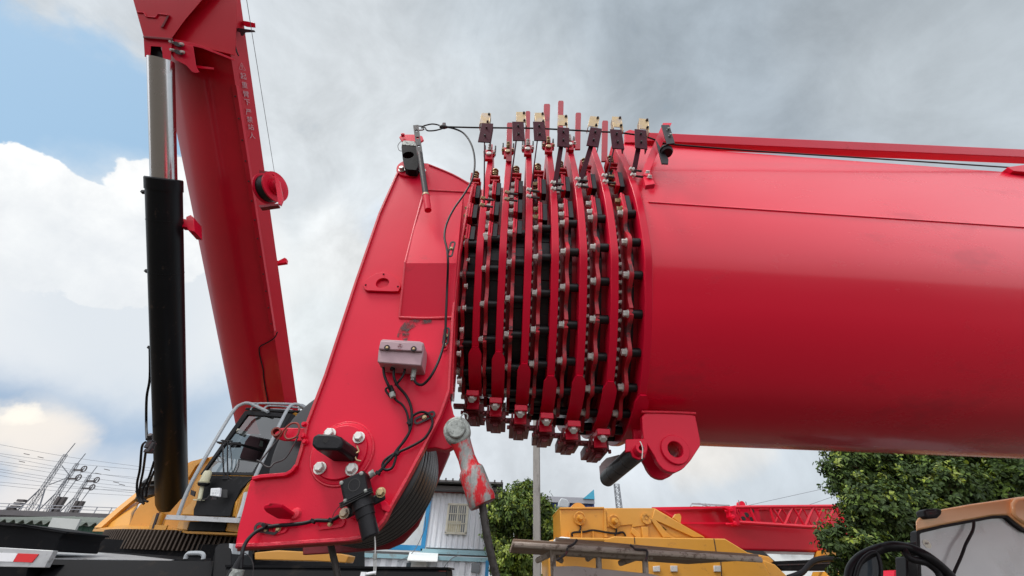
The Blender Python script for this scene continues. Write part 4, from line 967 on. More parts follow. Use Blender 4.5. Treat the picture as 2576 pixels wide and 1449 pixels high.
for (x, y) in ((447, 112), (449, 132)):
    vslab([(x-12, y-6), (x-4, y-8), (x+6, y-3), (x+12, y+5), (x+2, y+6), (x-8, y+2)], Dh-.05, .06).build('pin_lock', 'dark_steel', FT_, bevel=.008)
    for dx in (-13, 13): MB().hexbolt(atD(x+dx, y-3+dx*.2, Dh-.01), (-.1, -.6, -.9), .022, .06).build('lock_bolt', 'zinc', FT_)
# lift cylinder
bot, top = at(433, 1262, 9.6), at(404, 128, 3.13)
def oncyl(y):
    lo, hi = 0, 1
    for _ in range(40):
        md = (lo+hi)/2; p = bot.lerp(top, md)-EYE; yy = CY-FPX*p.dot(UP)/p.dot(FW)
        if yy > y: lo = md
        else: hi = md
    return bot.lerp(top, lo)
c0, c1, c2 = oncyl(1270), oncyl(448), oncyl(150)
dcy = (c1-c0).normalized()
rb0 = 32/ppm(c0); rc = 37/ppm(c1)
CYL = MB().lathe(c0, dcy, [(-.05, 0), (-.05, rb0*.9), (.06, rb0*1.0), ((c1-c0).length-.22, (rc+rb0)/2*.98), ((c1-c0).length-.22, rc*1.03), ((c1-c0).length-.02, rc*1.03), ((c1-c0).length, rc*.98), ((c1-c0).length, 0)], 48).build('cylinder_barrel', 'black_paint', MC, angle=30)
for yy in (556, 686): 
    pc_ = oncyl(yy); MB().ring(pc_, dcy, (rc+rb0)/2*.975, (rc+rb0)/2*.998, .02, 48).build('weld_ring', 'black_paint', CYL)
rr_ = 26.5/ppm(c2); rr1 = 26.5/ppm(c1); rrm = (rr_+rr1)/2
MB().lathe(c1-dcy*.1, dcy, [(0, 0), (0, rr1), ((c2-c1).length+.1, rr_*1.02), ((c2-c1).length+.1, 0)], 48).build('cylinder_rod', 'chrome', MC, angle=40)
vslab([(364, 120), (368, 96), (402, 98), (406, 125), (414, 145), (436, 160), (438, 182), (400, 165), (371, 150), (366, 140)], Dh+.04, .35).build('rod_eye', 'black_paint', MC, bevel=.03)
vslab([(371, 111), (400, 113), (400, 117), (372, 115)], Dh+.02, .1).build('rod_eye_rim', 'zinc', MC)
for y, dx in ((483, -52), (682, -48), (874, -46)):
    p = oncyl(y); MB().box(p+RT*(dx/ppm(p)), (.06, .06, .05)).build('cylinder_nub', 'black_paint', CYL)
p = oncyl(560)
MB().prism([(456, 549), (470, 551), (470, 571), (456, 570)], p.y+.1, .10).prism([(468, 545), (480, 540), (488, 548), (489, 582), (474, 580), (466, 566)], p.y+.1, .25).build('boom_stop', 'red_plate', BB, bevel=.01)
# hydraulic lines and valve beside the cylinder
p = oncyl(1120)
MB().tube(P3([(377, 870, oncyl(870).y), (377, 950, oncyl(950).y), (369, 1000, oncyl(1000).y), (368, 1070, oncyl(1070).y), (370, 1105, 7.1)]), .022, 8).build('hydraulic_pipe', 'black_cable', CYL)
MB().cyl(at(377, 1108, 7.0), at(377, 1093, 6.9), .036, n=16).box(at(377, 1118, 7.0), (.08, .1, .13)).box(at(375, 1135, 7.1), (.11, .1, .06)).box(at(381, 1126, 6.98), (.05, .08, .16)).build('hose_valve', 'dark_steel', CYL, bevel=.01)
for pts in ([(366, 1112, 7.1), (357, 1125, 7.2), (352, 1180, 7.5), (345, 1215, 7.7), (346, 1245, 7.8), (354, 1263, 7.8), (366, 1260, 7.8)], [(366, 1140, 7.1), (360, 1185, 7.5), (352, 1225, 7.7), (352, 1250, 7.8), (362, 1268, 7.8)], [(388, 1160, 7.3), (375, 1200, 7.5), (360, 1230, 7.6), (360, 1255, 7.7), (372, 1262, 7.7)], [(388, 1185, 7.4), (372, 1225, 7.6), (368, 1250, 7.7)]):
    MB().tube(P3(pts), .018, 8).build('hydraulic_hose', 'black_cable', CYL)
# hose reel and wire on the boom
RE = at(668, 476, 5.0); ux = Vector((.95, -.30, -.02)).normalized(); u = 1/ppm(RE)
REEL = MB().lathe(RE, ux, [(0, 0), (0, 39*u), (.03, 39*u), (.03, 31*u), (.22, 31*u), (.22, 38*u), (.25, 38*u), (.25, 0)], 40).build('hose_reel', 'red_plate', MC, angle=30)
MB().lathe(RE+ux*.032, ux, [(0, 0), (0, 34*u), (.18, 34*u), (.18, 0)], 36).build('reel_hose', 'black_rubber', REEL, angle=30)
MB().lathe(RE+ux*.25, ux, [(0, 0), (0, 22*u), (.04, 22*u), (.04, 20*u), (.12, 19*u), (.13, 16*u), (.13, 0)], 30).build('reel_motor', 'red_paint', REEL, angle=30)
MB().prism([(684, 437), (690, 434), (700, 450), (703, 455), (712, 500), (706, 515), (700, 512), (690, 440)], 4.7, .04).build('reel_bracket', 'red_plate', REEL)
MB().prism([(652, 428), (682, 432), (690, 436), (652, 440)], 5.0, .08).build('reel_mount', 'red_dark', REEL)
MB().prism([(650, 516), (700, 512), (700, 516), (655, 522)], 5.0, .08).build('reel_mount', 'red_dark', REEL)
MB().tube([at(690, 432, 4.7), at(614, -40, 1.9)], .004, 6).build('reel_wire', 'wire_grey', MC)
MB().prism([(692, 654), (700, 656), (716, 648), (721, 651), (720, 660), (692, 664)], 7.2, .08).build('boom_hook', 'red_plate', BB)
for q in ((702, 703, 6.9), (668, 480, 5.0)): pass

# yellow superstructure deck
DK = MB().slab(P3([(232, 1337, 10.10), (330, 1339, 7.9), (606, 1346, 7.6), (840, 1346, 10.10), (840, 1340, 10.5), (300, 1325, 10.5)]), (0, 0, .05)).build('deck_plate', 'yellow_paint', MC, bevel=.004)
MB().slab(P3([(236, 1336, 10.10), (262, 1318, 10.30), (330, 1262, 10.60), (390, 1222, 10.80), (395, 1235, 10.80), (345, 1268, 10.50), (330, 1290, 10.10), (323, 1336, 9.80)]), (0, .04, .0)).build('side_plate', 'yellow_paint', DK)
MB().slab(P3([(245, 1331, 10.08), (300, 1283, 10.40), (396, 1205, 10.70), (398, 1216, 10.70), (310, 1288, 10.35), (262, 1331, 10.00)]), (0, -.10, .02)).build('side_flange', 'yellow_paint', DK)
MB().slab(P3([(324, 1336, 9.65), (328, 1316, 9.65), (338, 1290, 9.65), (352, 1270, 9.65), (372, 1254, 9.65), (398, 1245, 9.65), (400, 1330, 9.65)]), (0, .06, 0)).build('cylinder_cheek', 'yellow_paint', DK)
MB().slab(P3([(408, 1336, 8.90), (420, 1300, 8.90), (432, 1282, 8.90), (455, 1256, 8.90), (500, 1236, 8.90), (500, 1336, 8.90)]), (0, .06, 0)).build('cylinder_cheek', 'yellow_paint', DK)
MB().slab(P3([(466, 1215, 10.10), (470, 1166, 10.10), (482, 1160, 10.10), (540, 1147, 10.10), (500, 1250, 10.10), (466, 1290, 10.10)]), (0, .08, 0)).build('back_plate', 'yellow_paint', DK)
MB().slab(P3([(470, 1175, 10.00), (492, 1158, 10.00), (520, 1150, 10.00), (492, 1172, 10.00), (471, 1206, 10.00)]), (0, .5, 0)).build('back_plate', 'yellow_paint', DK)
MB().cyl(at(378, 1362, 7.7), at(402, 1296, 7.75), .085, n=20).box(at(397, 1330, 7.62), (.28, .03, .10)).build('deck_pin', 'yellow_paint', DK)
MB().slab(P3([(394, 1290, 7.6), (400, 1291, 7.6), (386, 1330, 7.6), (381, 1330, 7.6)]), (0, .02, 0)).build('pin_slot', 'dark_steel', DK)
MB().prism([(360, 1300), (420, 1240), (470, 1250), (430, 1336), (330, 1336)], 10.9, .1).build('deck_web', 'yellow_paint', DK)
MB().prism([(770, 1060), (800, 1020), (900, 1050), (900, 1340), (600, 1340), (640, 1195), (700, 1100)], 9.4, 1.2).build('engine_cover', 'black_panel', MC, bevel=.03)
# black boot seen behind the cylinder
MB().lathe(at(388, 1218, 10.10), (.3, 0, -1), [(-.1, 0), (-.1, .2), (0, .26), (.05, .22), (.12, .30), (.2, .25), (.3, .28), (.3, 0)], 20).build('rubber_boot', 'black_rubber', MC, angle=50)
# slew ring with teeth
sc_ = at(500, 1352, 9.3); cz = at(400, 1357, 8.0).z
GR = MB(); gx, gy = -5.3, 9.3; rg = 1.95; hz0, hz1 = cz-.16, cz+.10
nT = 190
o, i_ = [], []
for k in range(nT*4):
    an = math.pi*k/(2*nT)+(.004 if k % 4 in (1, 3) else 0); r = rg+(.05 if k % 4 < 2 else -.04)
    o.append(Vector((gx+r*math.cos(an), gy+r*math.sin(an), hz0))); i_.append(Vector((gx+(rg-.3)*math.cos(an), gy+(rg-.3)*math.sin(an), hz0)))
GR.annulus(o, i_, (0, 0, hz1-hz0)); GR.build('slew_ring', 'gear_steel', MC, angle=20)
MB().cyl((gx, gy, hz0-.08), (gx, gy, hz0), rg-.12, n=80).build('ring_flange', 'gear_steel', MC)
MB().cyl((gx, gy, hz0+.05), (gx, gy, hz1+.02), rg-.25, n=80).build('ring_core', 'chassis_black', MC)

# operator cab
CABF, CABB = 7.3, 8.9
CB = thing('cab_anchor', '', '', (0, 0, 0)); bpy.data.objects.remove(CB); del WP['cab_anchor']
# front lower shell (black centre, yellow sides)
shell = MB().slab(P3([(503, 1194, 7.55), (641, 1197, 7.20), (632, 1206, 7.18), (612, 1240, 7.15), (600, 1262, 7.12), (590, 1300, 7.12), (456, 1297, 7.5), (457, 1284, 7.5), (484, 1258, 7.55), (487, 1217, 7.55)]), (.22, 1.1, 0)).build('cab_shell', 'yellow_paint', MC, bevel=.02)
MB().slab(P3([(508, 1195, 7.51), (640, 1198, 7.18), (620, 1215, 7.13), (605, 1232, 7.12), (589, 1266, 7.10), (579, 1299, 7.08), (486, 1297, 7.35), (487, 1281, 7.38), (499, 1250, 7.44), (503, 1215, 7.48)]), (0, .06, 0)).build('front_panel', 'black_panel', shell, bevel=.008)
MB().slab(P3([(641, 1202, 7.16), (660, 1196, 7.2), (700, 1196, 7.6), (690, 1340, 7.6), (596, 1340, 7.10), (590, 1298, 7.10), (598, 1262, 7.10), (612, 1232, 7.12)]), (.05, .5, 0)).build('side_shell', 'yellow_paint', shell, bevel=.02)
MB().slab(P3([(450, 1311, 7.40), (478, 1311, 7.33), (470, 1334, 7.3), (443, 1331, 7.38)]), (.1, .9, 0)).build('lower_shell', 'yellow_paint', shell, bevel=.01)
MB().slab(P3([(569, 1314, 7.1), (600, 1316, 7.0), (596, 1340, 7.0), (564, 1336, 7.1)]), (.1, .9, 0)).build('lower_shell', 'yellow_paint', shell, bevel=.01)
MB().slab(P3([(478, 1311, 7.31), (570, 1314, 7.07), (564, 1337, 7.07), (471, 1334, 7.28)]), (.1, .95, 0)).build('lower_panel', 'black_panel', shell, bevel=.006)
MB().slab(P3([(446, 1335, 7.36), (596, 1341, 7.0), (594, 1346, 7.0), (470, 1342, 7.3)]), (0, 1.2, 0)).build('floor_edge', 'yellow_paint', shell)
# windshield frame: black rim with glass
OF = P3([(616, 1033, 8.05), (734, 1040, 7.65), (641, 1196, 7.22), (503, 1194, 7.56)])
IF = P3([(622, 1043, 8.04), (718, 1049, 7.68), (634, 1188, 7.23), (514, 1187, 7.56)])
FR = MB().annulus(OF, IF, (0, .07, 0)).build('windshield_frame', 'gasket', MC, bevel=.006)
gm_ = MB(); gm_.bm.faces.new([gm_.bm.verts.new(p+Vector((0, .03, 0))) for p in IF]); gm_.build('windshield', 'cab_glass', FR)
# roof, pillar, side window, rear panel
RF = MB().slab(P3([(616, 1031, 8.05), (734, 1038, 7.65), (765, 1038, 8.1), (770, 1056, 8.6), (660, 1045, 9.2)]), (0, 0, .05)).build('cab_roof', 'gasket', MC, bevel=.01)
MB().slab(P3([(728, 1046, 7.62), (742, 1037, 7.7), (760, 1044, 7.9), (764, 1056, 8.0), (748, 1064, 7.9), (735, 1052, 7.8)]), (0, .5, .02)).build('roof_corner', 'yellow_paint', RF, bevel=.01)
MB().slab(P3([(734, 1040, 7.66), (756, 1064, 7.8), (742, 1090, 7.75), (676, 1197, 7.4), (641, 1196, 7.24)]), (.03, .06, 0)).build('cab_pillar', 'gasket', MC, bevel=.01)
MB().slab(P3([(748, 1068, 7.80), (770, 1075, 8.1), (700, 1197, 7.7), (674, 1197, 7.42)]), (.02, .03, 0)).build('side_window', 'cab_glass', MC)
MB().slab(P3([(765, 1058, 7.98), (790, 1030, 8.3), (860, 1000, 8.6), (860, 1200, 8.6), (694, 1196, 7.6)]), (.05, .5, 0)).build('rear_panel', 'black_panel', MC, bevel=.02)
# interior: dash, seat, papers, monitor, back wall
MB().slab(P3([(520, 1190, 7.75), (640, 1190, 7.45), (700, 1190, 8.5), (560, 1190, 8.8)]), (0, 0, -.15)).build('cab_floor', 'grey_board', MC)
MB().slab(P3([(585, 1190, 8.9), (700, 1190, 8.6), (770, 1100, 8.8), (765, 1046, 8.85), (640, 1046, 9.1), (650, 1080, 9.0), (668, 1120, 8.9), (650, 1150, 8.9), (600, 1155, 8.9)]), (0, .05, 0)).build('cab_rear_wall', 'black_panel', MC)
MB().slab(P3([(630, 1090, 8.5), (652, 1092, 8.45), (660, 1110, 8.4), (650, 1160, 8.2), (618, 1160, 8.2), (600, 1152, 8.2), (615, 1110, 8.4)]), (.05, .15, 0)).build('operator_seat', 'seat_fabric', MC, bevel=.03)
MB().slab(P3([(545, 1110, 7.9), (600, 1114, 7.7), (660, 1130, 7.6), (660, 1137, 7.6), (598, 1118, 7.7), (545, 1114, 7.9)]), (0, .1, 0)).build('dash_rail', 'gasket', MC)
for i_, P_ in enumerate(([(592, 1078), (606, 1079), (600, 1092), (588, 1090)], [(606, 1082), (624, 1086), (616, 1100), (601, 1094)], [(655, 1108), (662, 1110), (660, 1124), (651, 1122)])):
    MB().prism(P_, 7.92, .01).build('taped_paper', 'paper', MC)
MB().prism([(578, 1112), (604, 1112), (604, 1125), (580, 1125)], 7.75, .03).build('monitor', 'gasket', MC)
MB().tube(P3([(548, 1145, 7.7), (556, 1152, 7.7), (560, 1162, 7.7), (550, 1160, 7.7), (547, 1150, 7.7)]), .012, 6).build('steering_wheel', 'gasket', MC)
# wipers
MB().tube(P3([(560, 1107, 7.62), (561, 1150, 7.45), (563, 1190, 7.38), (565, 1200, 7.34)]), .013, 6).tube(P3([(573, 1110, 7.62), (572, 1150, 7.43), (573, 1190, 7.36), (573, 1202, 7.33)]), .012, 6).tube(P3([(579, 1114, 7.6), (582, 1150, 7.42), (584, 1187, 7.35)]), .007, 6).tube(P3([(556, 1108, 7.64), (585, 1110, 7.58)]), .012, 6).box(at(569, 1202, 7.31), (.11, .04, .05)).tube(P3([(575, 1200, 7.3), (582, 1206, 7.28), (594, 1208, 7.27)]), .01, 6).build('wiper', 'gasket', MC)
# beacon and work light
BC = MB().lathe(at(512, 1216, 7.28), (0, -.1, 1), [(0, 0), (0, .075), (.03, .085), (.03, .07), (.15, .065), (.19, .05), (.2, 0)], 20).build('beacon_lamp', 'cream_plastic', MC, angle=40)
MB().lathe(at(512, 1218, 7.28), (0, -.1, 1), [(-.03, 0), (-.03, .06), (0, .088), (.02, .088), (.02, 0)], 20).build('beacon_base', 'gasket', BC, angle=40)
MB().cyl(at(509, 1222, 7.3), at(502, 1256, 7.3), .030, n=12).box(at(500, 1258, 7.32), (.16, .05, .012)).build('beacon_post', 'cream_plastic', BC)
q = at(541, 1237, 7.08); WLt = MB().slab(P3([(530, 1228, 7.1), (553, 1227, 7.05), (551, 1249, 7.02), (528, 1247, 7.06)]), (0, .06, 0)).build('work_light', 'reflect_white', MC, bevel=.008)
for ix in range(3):
    for iz in range(3):
        p = at(534+ix*7-iz*.5, 1232+iz*6, 7.045-.006*ix); MB().lathe(p, (0, -1, .1), [(0, 0), (0, .016), (.002, .015), (.003, 0)], 12).build('lamp_cell', 'lamp_lens', WLt)
MB().box(at(540, 1254, 7.08), (.08, .02, .03)).tube(P3([(528, 1245, 7.08), (520, 1254, 7.1), (506, 1258, 7.2)]), .008, 6).build('light_bracket', 'dark_steel', WLt)
MB().prism([(556, 1231), (572, 1232), (571, 1252), (556, 1252)], 7.10, .02).build('vent_recess', 'ink', MC, bevel=.004)
MB().prism([(480, 1232), (491, 1236), (488, 1249), (478, 1244)], 7.36, .03).build('hinge_plate', 'dark_steel', MC, bevel=.003)
# guard tubes and step
G = MB().tube(P3([(448, 1297, 7.35), (470, 1240, 7.35), (500, 1180, 7.4), (558, 1080, 7.7), (590, 1030, 7.85), (606, 1018, 7.9), (622, 1014, 7.9), (640, 1020, 7.95), (674, 1036, 7.8)]), .030, 8)
G.tube(P3([(603, 1305, 7.0), (615, 1275, 7.0), (640, 1205, 7.1), (665, 1150, 7.15), (700, 1075, 7.3), (722, 1032, 7.5), (734, 1019, 7.6), (750, 1018, 7.7), (778, 1034, 8.0)]), .030, 8)
G.build('guard_rail', 'grey_tube', MC)
R2 = MB()
for pts in ([(625, 1014, 7.9), (655, 1015, 8.2), (740, 1017, 8.0), (762, 1019, 8.1), (776, 1030, 8.2)], [(648, 1019, 8.1), (656, 1014, 8.5), (738, 1016, 8.6), (765, 1024, 8.6)], [(660, 1034, 7.9), (668, 1024, 8.1), (680, 1021, 8.3), (730, 1024, 8.2), (770, 1028, 8.3)], [(673, 1036, 7.9), (682, 1030, 8.1), (735, 1032, 8.1)], [(631, 1032, 8.0), (636, 1018, 8.0)], [(752, 1036, 8.1), (755, 1020, 8.1)]):
    R2.tube(P3(pts), .018, 8)
R2.build('roof_rack', 'grey_tube', MC)
STP = MB().slab(P3([(420, 1296, 7.0), (462, 1297, 6.9), (606, 1304, 6.7), (606, 1309, 6.7), (560, 1307, 6.72), (422, 1302, 7.0)]), (0, .35, .02)).build('cab_step', 'silver_tread', MC, bevel=.008)
MB().beam(at(421, 1301, 6.98), at(606, 1310, 6.68), .05, .06).build('step_edge', 'silver_tread', STP)
MB().tube(P3([(601, 1304, 6.9), (612, 1270, 6.95), (619, 1240, 7.0)]), .035, 6).build('step_bracket', 'silver_tread', STP)

# carrier chassis and outrigger box
CH = MB().slab(P3([(120, 1420, 5.4), (135, 1407, 5.5), (530, 1411, 5.6), (535, 1449, 5.3), (536, 1560, 5.2), (40, 1560, 5.2), (100, 1449, 5.3)]), (0, .25, 0)).build('chassis_rail', 'chassis_black', MC, bevel=.01)
MB().slab(P3([(0, 1350, 7.4), (160, 1352, 7.4), (244, 1354, 7.4), (420, 1366, 7.4), (600, 1372, 7.4), (600, 1420, 7.4), (0, 1420, 7.4)]), (0, .2, 0)).build('chassis_frame', 'chassis_black', MC)
MB().slab(P3([(134, 1386, 6.4), (210, 1387, 6.6), (330, 1396, 6.8), (440, 1407, 6.8), (430, 1410, 6.0), (122, 1404, 5.6)]), (0, 0, -.01)).build('tread_deck', 'silver_tread', MC)
MB().slab(P3([(236, 1388, 7.0), (300, 1390, 7.0), (520, 1404, 6.6), (520, 1412, 6.4), (300, 1400, 6.8)]), (0, .1, 0)).build('deck_edge', 'chassis_black', MC)
OB = MB().slab(P3([(-60, 1313, 5.4), (0, 1315, 5.4), (60, 1322, 5.4), (166, 1340, 5.5), (148, 1356, 5.5), (138, 1388, 5.5), (-60, 1378, 5.4)]), (0, .6, 0)).build('outrigger_box', 'chassis_black', MC, bevel=.015)
MB().slab(P3([(-60, 1310, 5.38), (0, 1312, 5.38), (62, 1319, 5.38), (168, 1337, 5.48), (166, 1342, 5.48), (60, 1325, 5.38), (-60, 1317, 5.38)]), (0, .62, 0)).build('box_rim', 'chassis_black', OB)
BN = MB().slab(P3([(-80, 1374, 4.9), (0, 1377, 4.9), (134, 1385, 4.9), (112, 1428, 4.9), (-80, 1424, 4.9)]), (0, .06, 0)).build('rear_bumper', 'silver_tread', MC, bevel=.004)
MB().prism([(-60, 1388), (44, 1392), (32, 1413), (-60, 1411)], 4.893, .006).build('reflector_white', 'reflect_white', BN)
MB().prism([(45, 1392), (97, 1394), (80, 1415), (33, 1413)], 4.892, .006).build('reflector_red', 'reflect_red', BN)
MB().slab(P3([(120, 1420, 5.2), (70, 1428, 5.2), (60, 1470, 5.2), (-80, 1470, 5.2), (-80, 1428, 5.2)]), (0, .3, 0)).build('bumper_bracket', 'chassis_black', MC)
MB().slab(P3([(540, 1380, 4.6), (548, 1368, 4.6), (575, 1366, 4.6), (583, 1376, 4.6), (580, 1449, 4.4), (578, 1520, 4.3), (520, 1520, 4.3), (530, 1449, 4.4)]), (0, .4, 0)).build('stop_block', 'chassis_black', MC, bevel=.012)
MB().slab(P3([(576, 1367, 4.59), (586, 1368, 4.59), (583, 1402, 4.55), (574, 1420, 4.55)]), (0, .3, 0)).build('block_edge', 'grey_tube', MC, bevel=.004)
MB().tube(P3([(466, 1406, 5.6), (470, 1396, 5.6), (477, 1392, 5.6), (505, 1392, 5.6), (512, 1398, 5.6), (511, 1407, 5.6)]), .022, 8).build('tie_ring', 'grey_tube', MC)
BMm = MB().slab(P3([(566, 1424, 4.2), (800, 1427, 4.2), (1124, 1432, 4.2), (1124, 1560, 4.0), (560, 1560, 4.0)]), (0, .5, 0)).build('carrier_beam', 'chassis_black', MC, bevel=.01)
MB().slab(P3([(566, 1421, 4.18), (800, 1423, 4.18), (1128, 1427, 4.18), (1128, 1432, 4.18), (566, 1427, 4.18)]), (0, .55, 0)).build('beam_flange', 'chassis_black', BMm)
MB().prism([(1104, 1436), (1122, 1436), (1122, 1470), (1102, 1470)], 4.19, .01).build('rust_patch', 'rust_edge', BMm)
MB().slab(P3([(640, 1390, 6.0), (700, 1384, 6.0), (858, 1393, 6.0), (877, 1398, 6.0), (870, 1416, 6.0), (800, 1412, 6.0), (640, 1408, 6.0)]), (0, .3, 0)).build('yellow_beam', 'yellow_paint', MC, bevel=.01)
MB().slab(P3([(575, 1346, 8.0), (900, 1350, 8.0), (900, 1430, 7.6), (575, 1430, 7.6)]), (0, .4, 0)).build('chassis_frame', 'chassis_black', MC)
# ================================================================== second yellow crane on the right
YB = 11.0
YC2 = thing('mobile_crane', 'yellow crane body with lowered red boom and red lattice jib, behind the scaffold platform', 'mobile crane', (5, 12, 0))
UB = MB().prism([(1408, 1280), (1520, 1278), (1647, 1278), (1773, 1352), (1773, 1356), (1411, 1356)], YB, 1.6).build('winch_frame', 'yellow_paint', YC2, bevel=.02)
MB().prism([(1408, 1276), (1520, 1275), (1520, 1280), (1408, 1281)], YB-.04, 1.7).build('frame_rim', 'yellow_paint', UB, bevel=.01)
MB().prism([(1520, 1282), (1524, 1282), (1528, 1352), (1520, 1352)], YB-.05, .06).build('frame_rib', 'yellow_paint', UB)
MB().prism([(1524, 1278), (1646, 1278), (1648, 1304), (1638, 1320), (1590, 1327), (1590, 1320), (1527, 1326)], YB-.03, .04).prism([(1647, 1280), (1773, 1351), (1745, 1352), (1640, 1305)], YB-.06, .07).prism([(1636, 1306), (1645, 1303), (1690, 1352), (1668, 1352)], YB-.06, .07).prism([(1614, 1325), (1631, 1325), (1632, 1352), (1616, 1352)], YB-.06, .07).prism([(1590, 1326), (1612, 1344), (1614, 1352), (1600, 1352), (1588, 1340)], YB-.05, .06).build('frame_brace', 'yellow_paint', UB, bevel=.012)
MB().prism([(1590, 1328), (1612, 1328), (1612, 1350), (1592, 1350)], YB-.008, .01).build('brace_recess', 'yellow_paint', UB)
MB().prism([(1650, 1318), (1728, 1350), (1700, 1351), (1660, 1318)], YB-.008, .01).build('brace_recess', 'yellow_paint', UB)
for (x, y, r) in ((1458, 1304, 15), (1544.5, 1312, 15), (1625, 1305, 12)):
    p = at(x, y, YB-.03); u = 1/ppm(p)
    w = MB().lathe(p, (0, -1, 0), [(0, 0), (0, r*u), (.04, r*u), (.045, r*.85*u), (.03, r*.8*u), (.03, r*.5*u), (.1, r*.42*u), (.2, r*.38*u), (.24, r*.3*u), (.24, 0)] if r > 12 else [(0, 0), (0, r*u), (.05, r*u), (.05, r*.6*u), (.03, r*.6*u), (.03, r*.25*u), (.05, r*.2*u), (.05, 0)], 28).build('winch_hub', 'yellow_paint', UB, angle=30)
    for k in range(8):
        an = math.pi*k/4; MB().lathe(p+Vector((math.cos(an), 0, math.sin(an)))*r*.9*u+Vector((0, -.04, 0)), (0, -1, 0), [(0, 0), (0, .018), (.02, .018), (.02, 0)], 8).build('hub_bolt', 'yellow_paint', w)
MB().tube(P3([(1440, 1350, YB-.05), (1441, 1340, YB-.05), (1470, 1338, YB-.05), (1492, 1334, YB-.05), (1530, 1340, YB-.05), (1550, 1342, YB-.05), (1567, 1339, YB-.05), (1574, 1349, YB-.05)]), .022, 6).tube(P3([(1458, 1320, YB-.05), (1461, 1328, YB-.05), (1456, 1339, YB-.05)]), .018, 6).tube(P3([(1546, 1328, YB-.05), (1551, 1334, YB-.05), (1547, 1348, YB-.05)]), .018, 6).build('winch_hose', 'black_cable', UB)
for x in (1432, 1462, 1491): MB().prism([(x, 1336), (x+2, 1336), (x+3, 1354), (x, 1354)], YB-.08, .08).build('frame_rib', 'yellow_paint', UB)
MB().lathe(at(1456, 1288, YB+.8), (0, 1, 0), [(0, 0), (0, .22), (.5, .22), (.5, 0)], 28).build('winch_drum', 'yellow_paint', UB)
MB().prism([(1694, 1302), (1700, 1293), (1710, 1292), (1714, 1300), (1712, 1316)], YB+.2, .1).build('deck_eye', 'yellow_paint', UB)
HB = MB().prism([(1530, 1354), (1545, 1349), (1590, 1351), (1824, 1355), (1918, 1412), (1950, 1470), (1560, 1470), (1380, 1470), (1380, 1360), (1415, 1352)], YB-.25, 1.9).build('body_housing', 'yellow_paint', YC2, bevel=.02)
MB().prism([(1795, 1355), (1797, 1355), (1804, 1397), (1802, 1397)], YB-.256, .01).prism([(1595, 1352), (1597, 1352), (1598, 1368), (1596, 1368)], YB-.256, .01).prism([(1812, 1410), (1814, 1410), (1818, 1470), (1816, 1470)], YB-.256, .01).build('panel_gap', 'dark_steel', HB)
MB().prism([(1434, 1352), (1520, 1353), (1522, 1362), (1436, 1360)], YB-.7, .5).build('housing_step', 'yellow_paint', HB, bevel=.02)
MB().prism([(1395, 1356), (1412, 1350), (1436, 1352), (1430, 1362), (1396, 1364)], YB-.6, .3).build('headlamp_shell', 'white_plain', HB, bevel=.02)
for x in (1651, 1695, 1804): MB().prism([(x-8, 1423 if x > 1660 else 1425), (x+9, 1423), (x+10, 1438), (x-7, 1438)], YB-.29, .04).build('door_latch', 'zinc', HB, bevel=.006)
MB().prism([(1918, 1408), (1950, 1420), (1980, 1449), (1990, 1480), (1950, 1480)], YB+.1, .6).prism([(1860, 1386), (1935, 1400), (1948, 1412), (1940, 1418), (1870, 1400)], YB+.5, .5).build('deck_corner', 'yellow_paint', HB, bevel=.02)
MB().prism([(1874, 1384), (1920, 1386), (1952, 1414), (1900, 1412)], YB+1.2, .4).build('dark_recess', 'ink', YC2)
# lowered red boom
YR = YB+1.4
RB = MB().slab(P3([(1652, 1280, YR), (1830, 1276, YR), (2200, 1272, YR+1.0), (2200, 1394, YR+1.0), (1990, 1388, YR+.3), (1875, 1384, YR), (1780, 1356, YR)]), (0, 1.3, 0)).build('lowered_boom', 'red_old', YC2, bevel=.06)
MB().beam(at(1700, 1316, YR-.01), at(1830, 1316, YR-.01), .02, .03).beam(at(1640, 1279, YR-.02), at(1850, 1276, YR-.02), .02, .06).build('boom_seam', 'red_paint', RB)
JB2 = MB(); ja, jb_ = (1848, 1276), (2160, 1273); ka, kb = (1857, 1314), (2160, 1334)
Yj2 = YR-.35
J = []
def jp(t, low): 
    A, B = (ka, kb) if low else (ja, jb_); return at(A[0]+(B[0]-A[0])*t, A[1]+(B[1]-A[1])*t, Yj2)
j = MB().tube([jp(0, 0), jp(1, 0)], .045, 8).tube([jp(0, 1), jp(1, 1)], .05, 8).tube([jp(0, 0)+Vector((0, .3, -.02)), jp(1, 0)+Vector((0, .3, -.02))], .035, 8)
LJ = j.build('lattice_jib', 'red_old', YC2)
def lace(p, q, r): MB().tube([p, q], r, 6).build('lacing_bar', 'red_old', LJ)
for t in (0, .12, .28): lace(jp(t, 0), jp(t+.03, 1), .035)
ts = [.30, .45, .62, .80, .98]; low = False
for k in range(9):
    t0_ = .30+.085*k; lace(jp(t0_, k % 2), jp(t0_+.085, (k+1) % 2), .03)
    lace(jp(t0_+.04, (k+1) % 2)+Vector((0, .25, 0)), jp(t0_+.12, k % 2)+Vector((0, .25, 0)), .022)
for t in (.86, .93): lace(jp(t, 0), jp(t+.03, 1), .03)
hd = MB().prism([(1822, 1276), (1846, 1272), (1852, 1276), (1852, 1290), (1858, 1300), (1862, 1316), (1856, 1324), (1848, 1322), (1846, 1312), (1836, 1300), (1834, 1284)], Yj2-.06, .2)
for (x, y) in ((1840, 1282), (1845, 1300), (1850, 1316)): hd.cyl(at(x, y, Yj2-.14), at(x, y, Yj2+.1), .05, n=10)
hd.cyl(at(1824, 1286, Yj2), at(1856, 1284, Yj2), .03, n=8); hd.cyl(at(1826, 1318, Yj2), at(1862, 1320, Yj2), .03, n=8)
hd.build('jib_hinge', 'red_plate', LJ, bevel=.01)
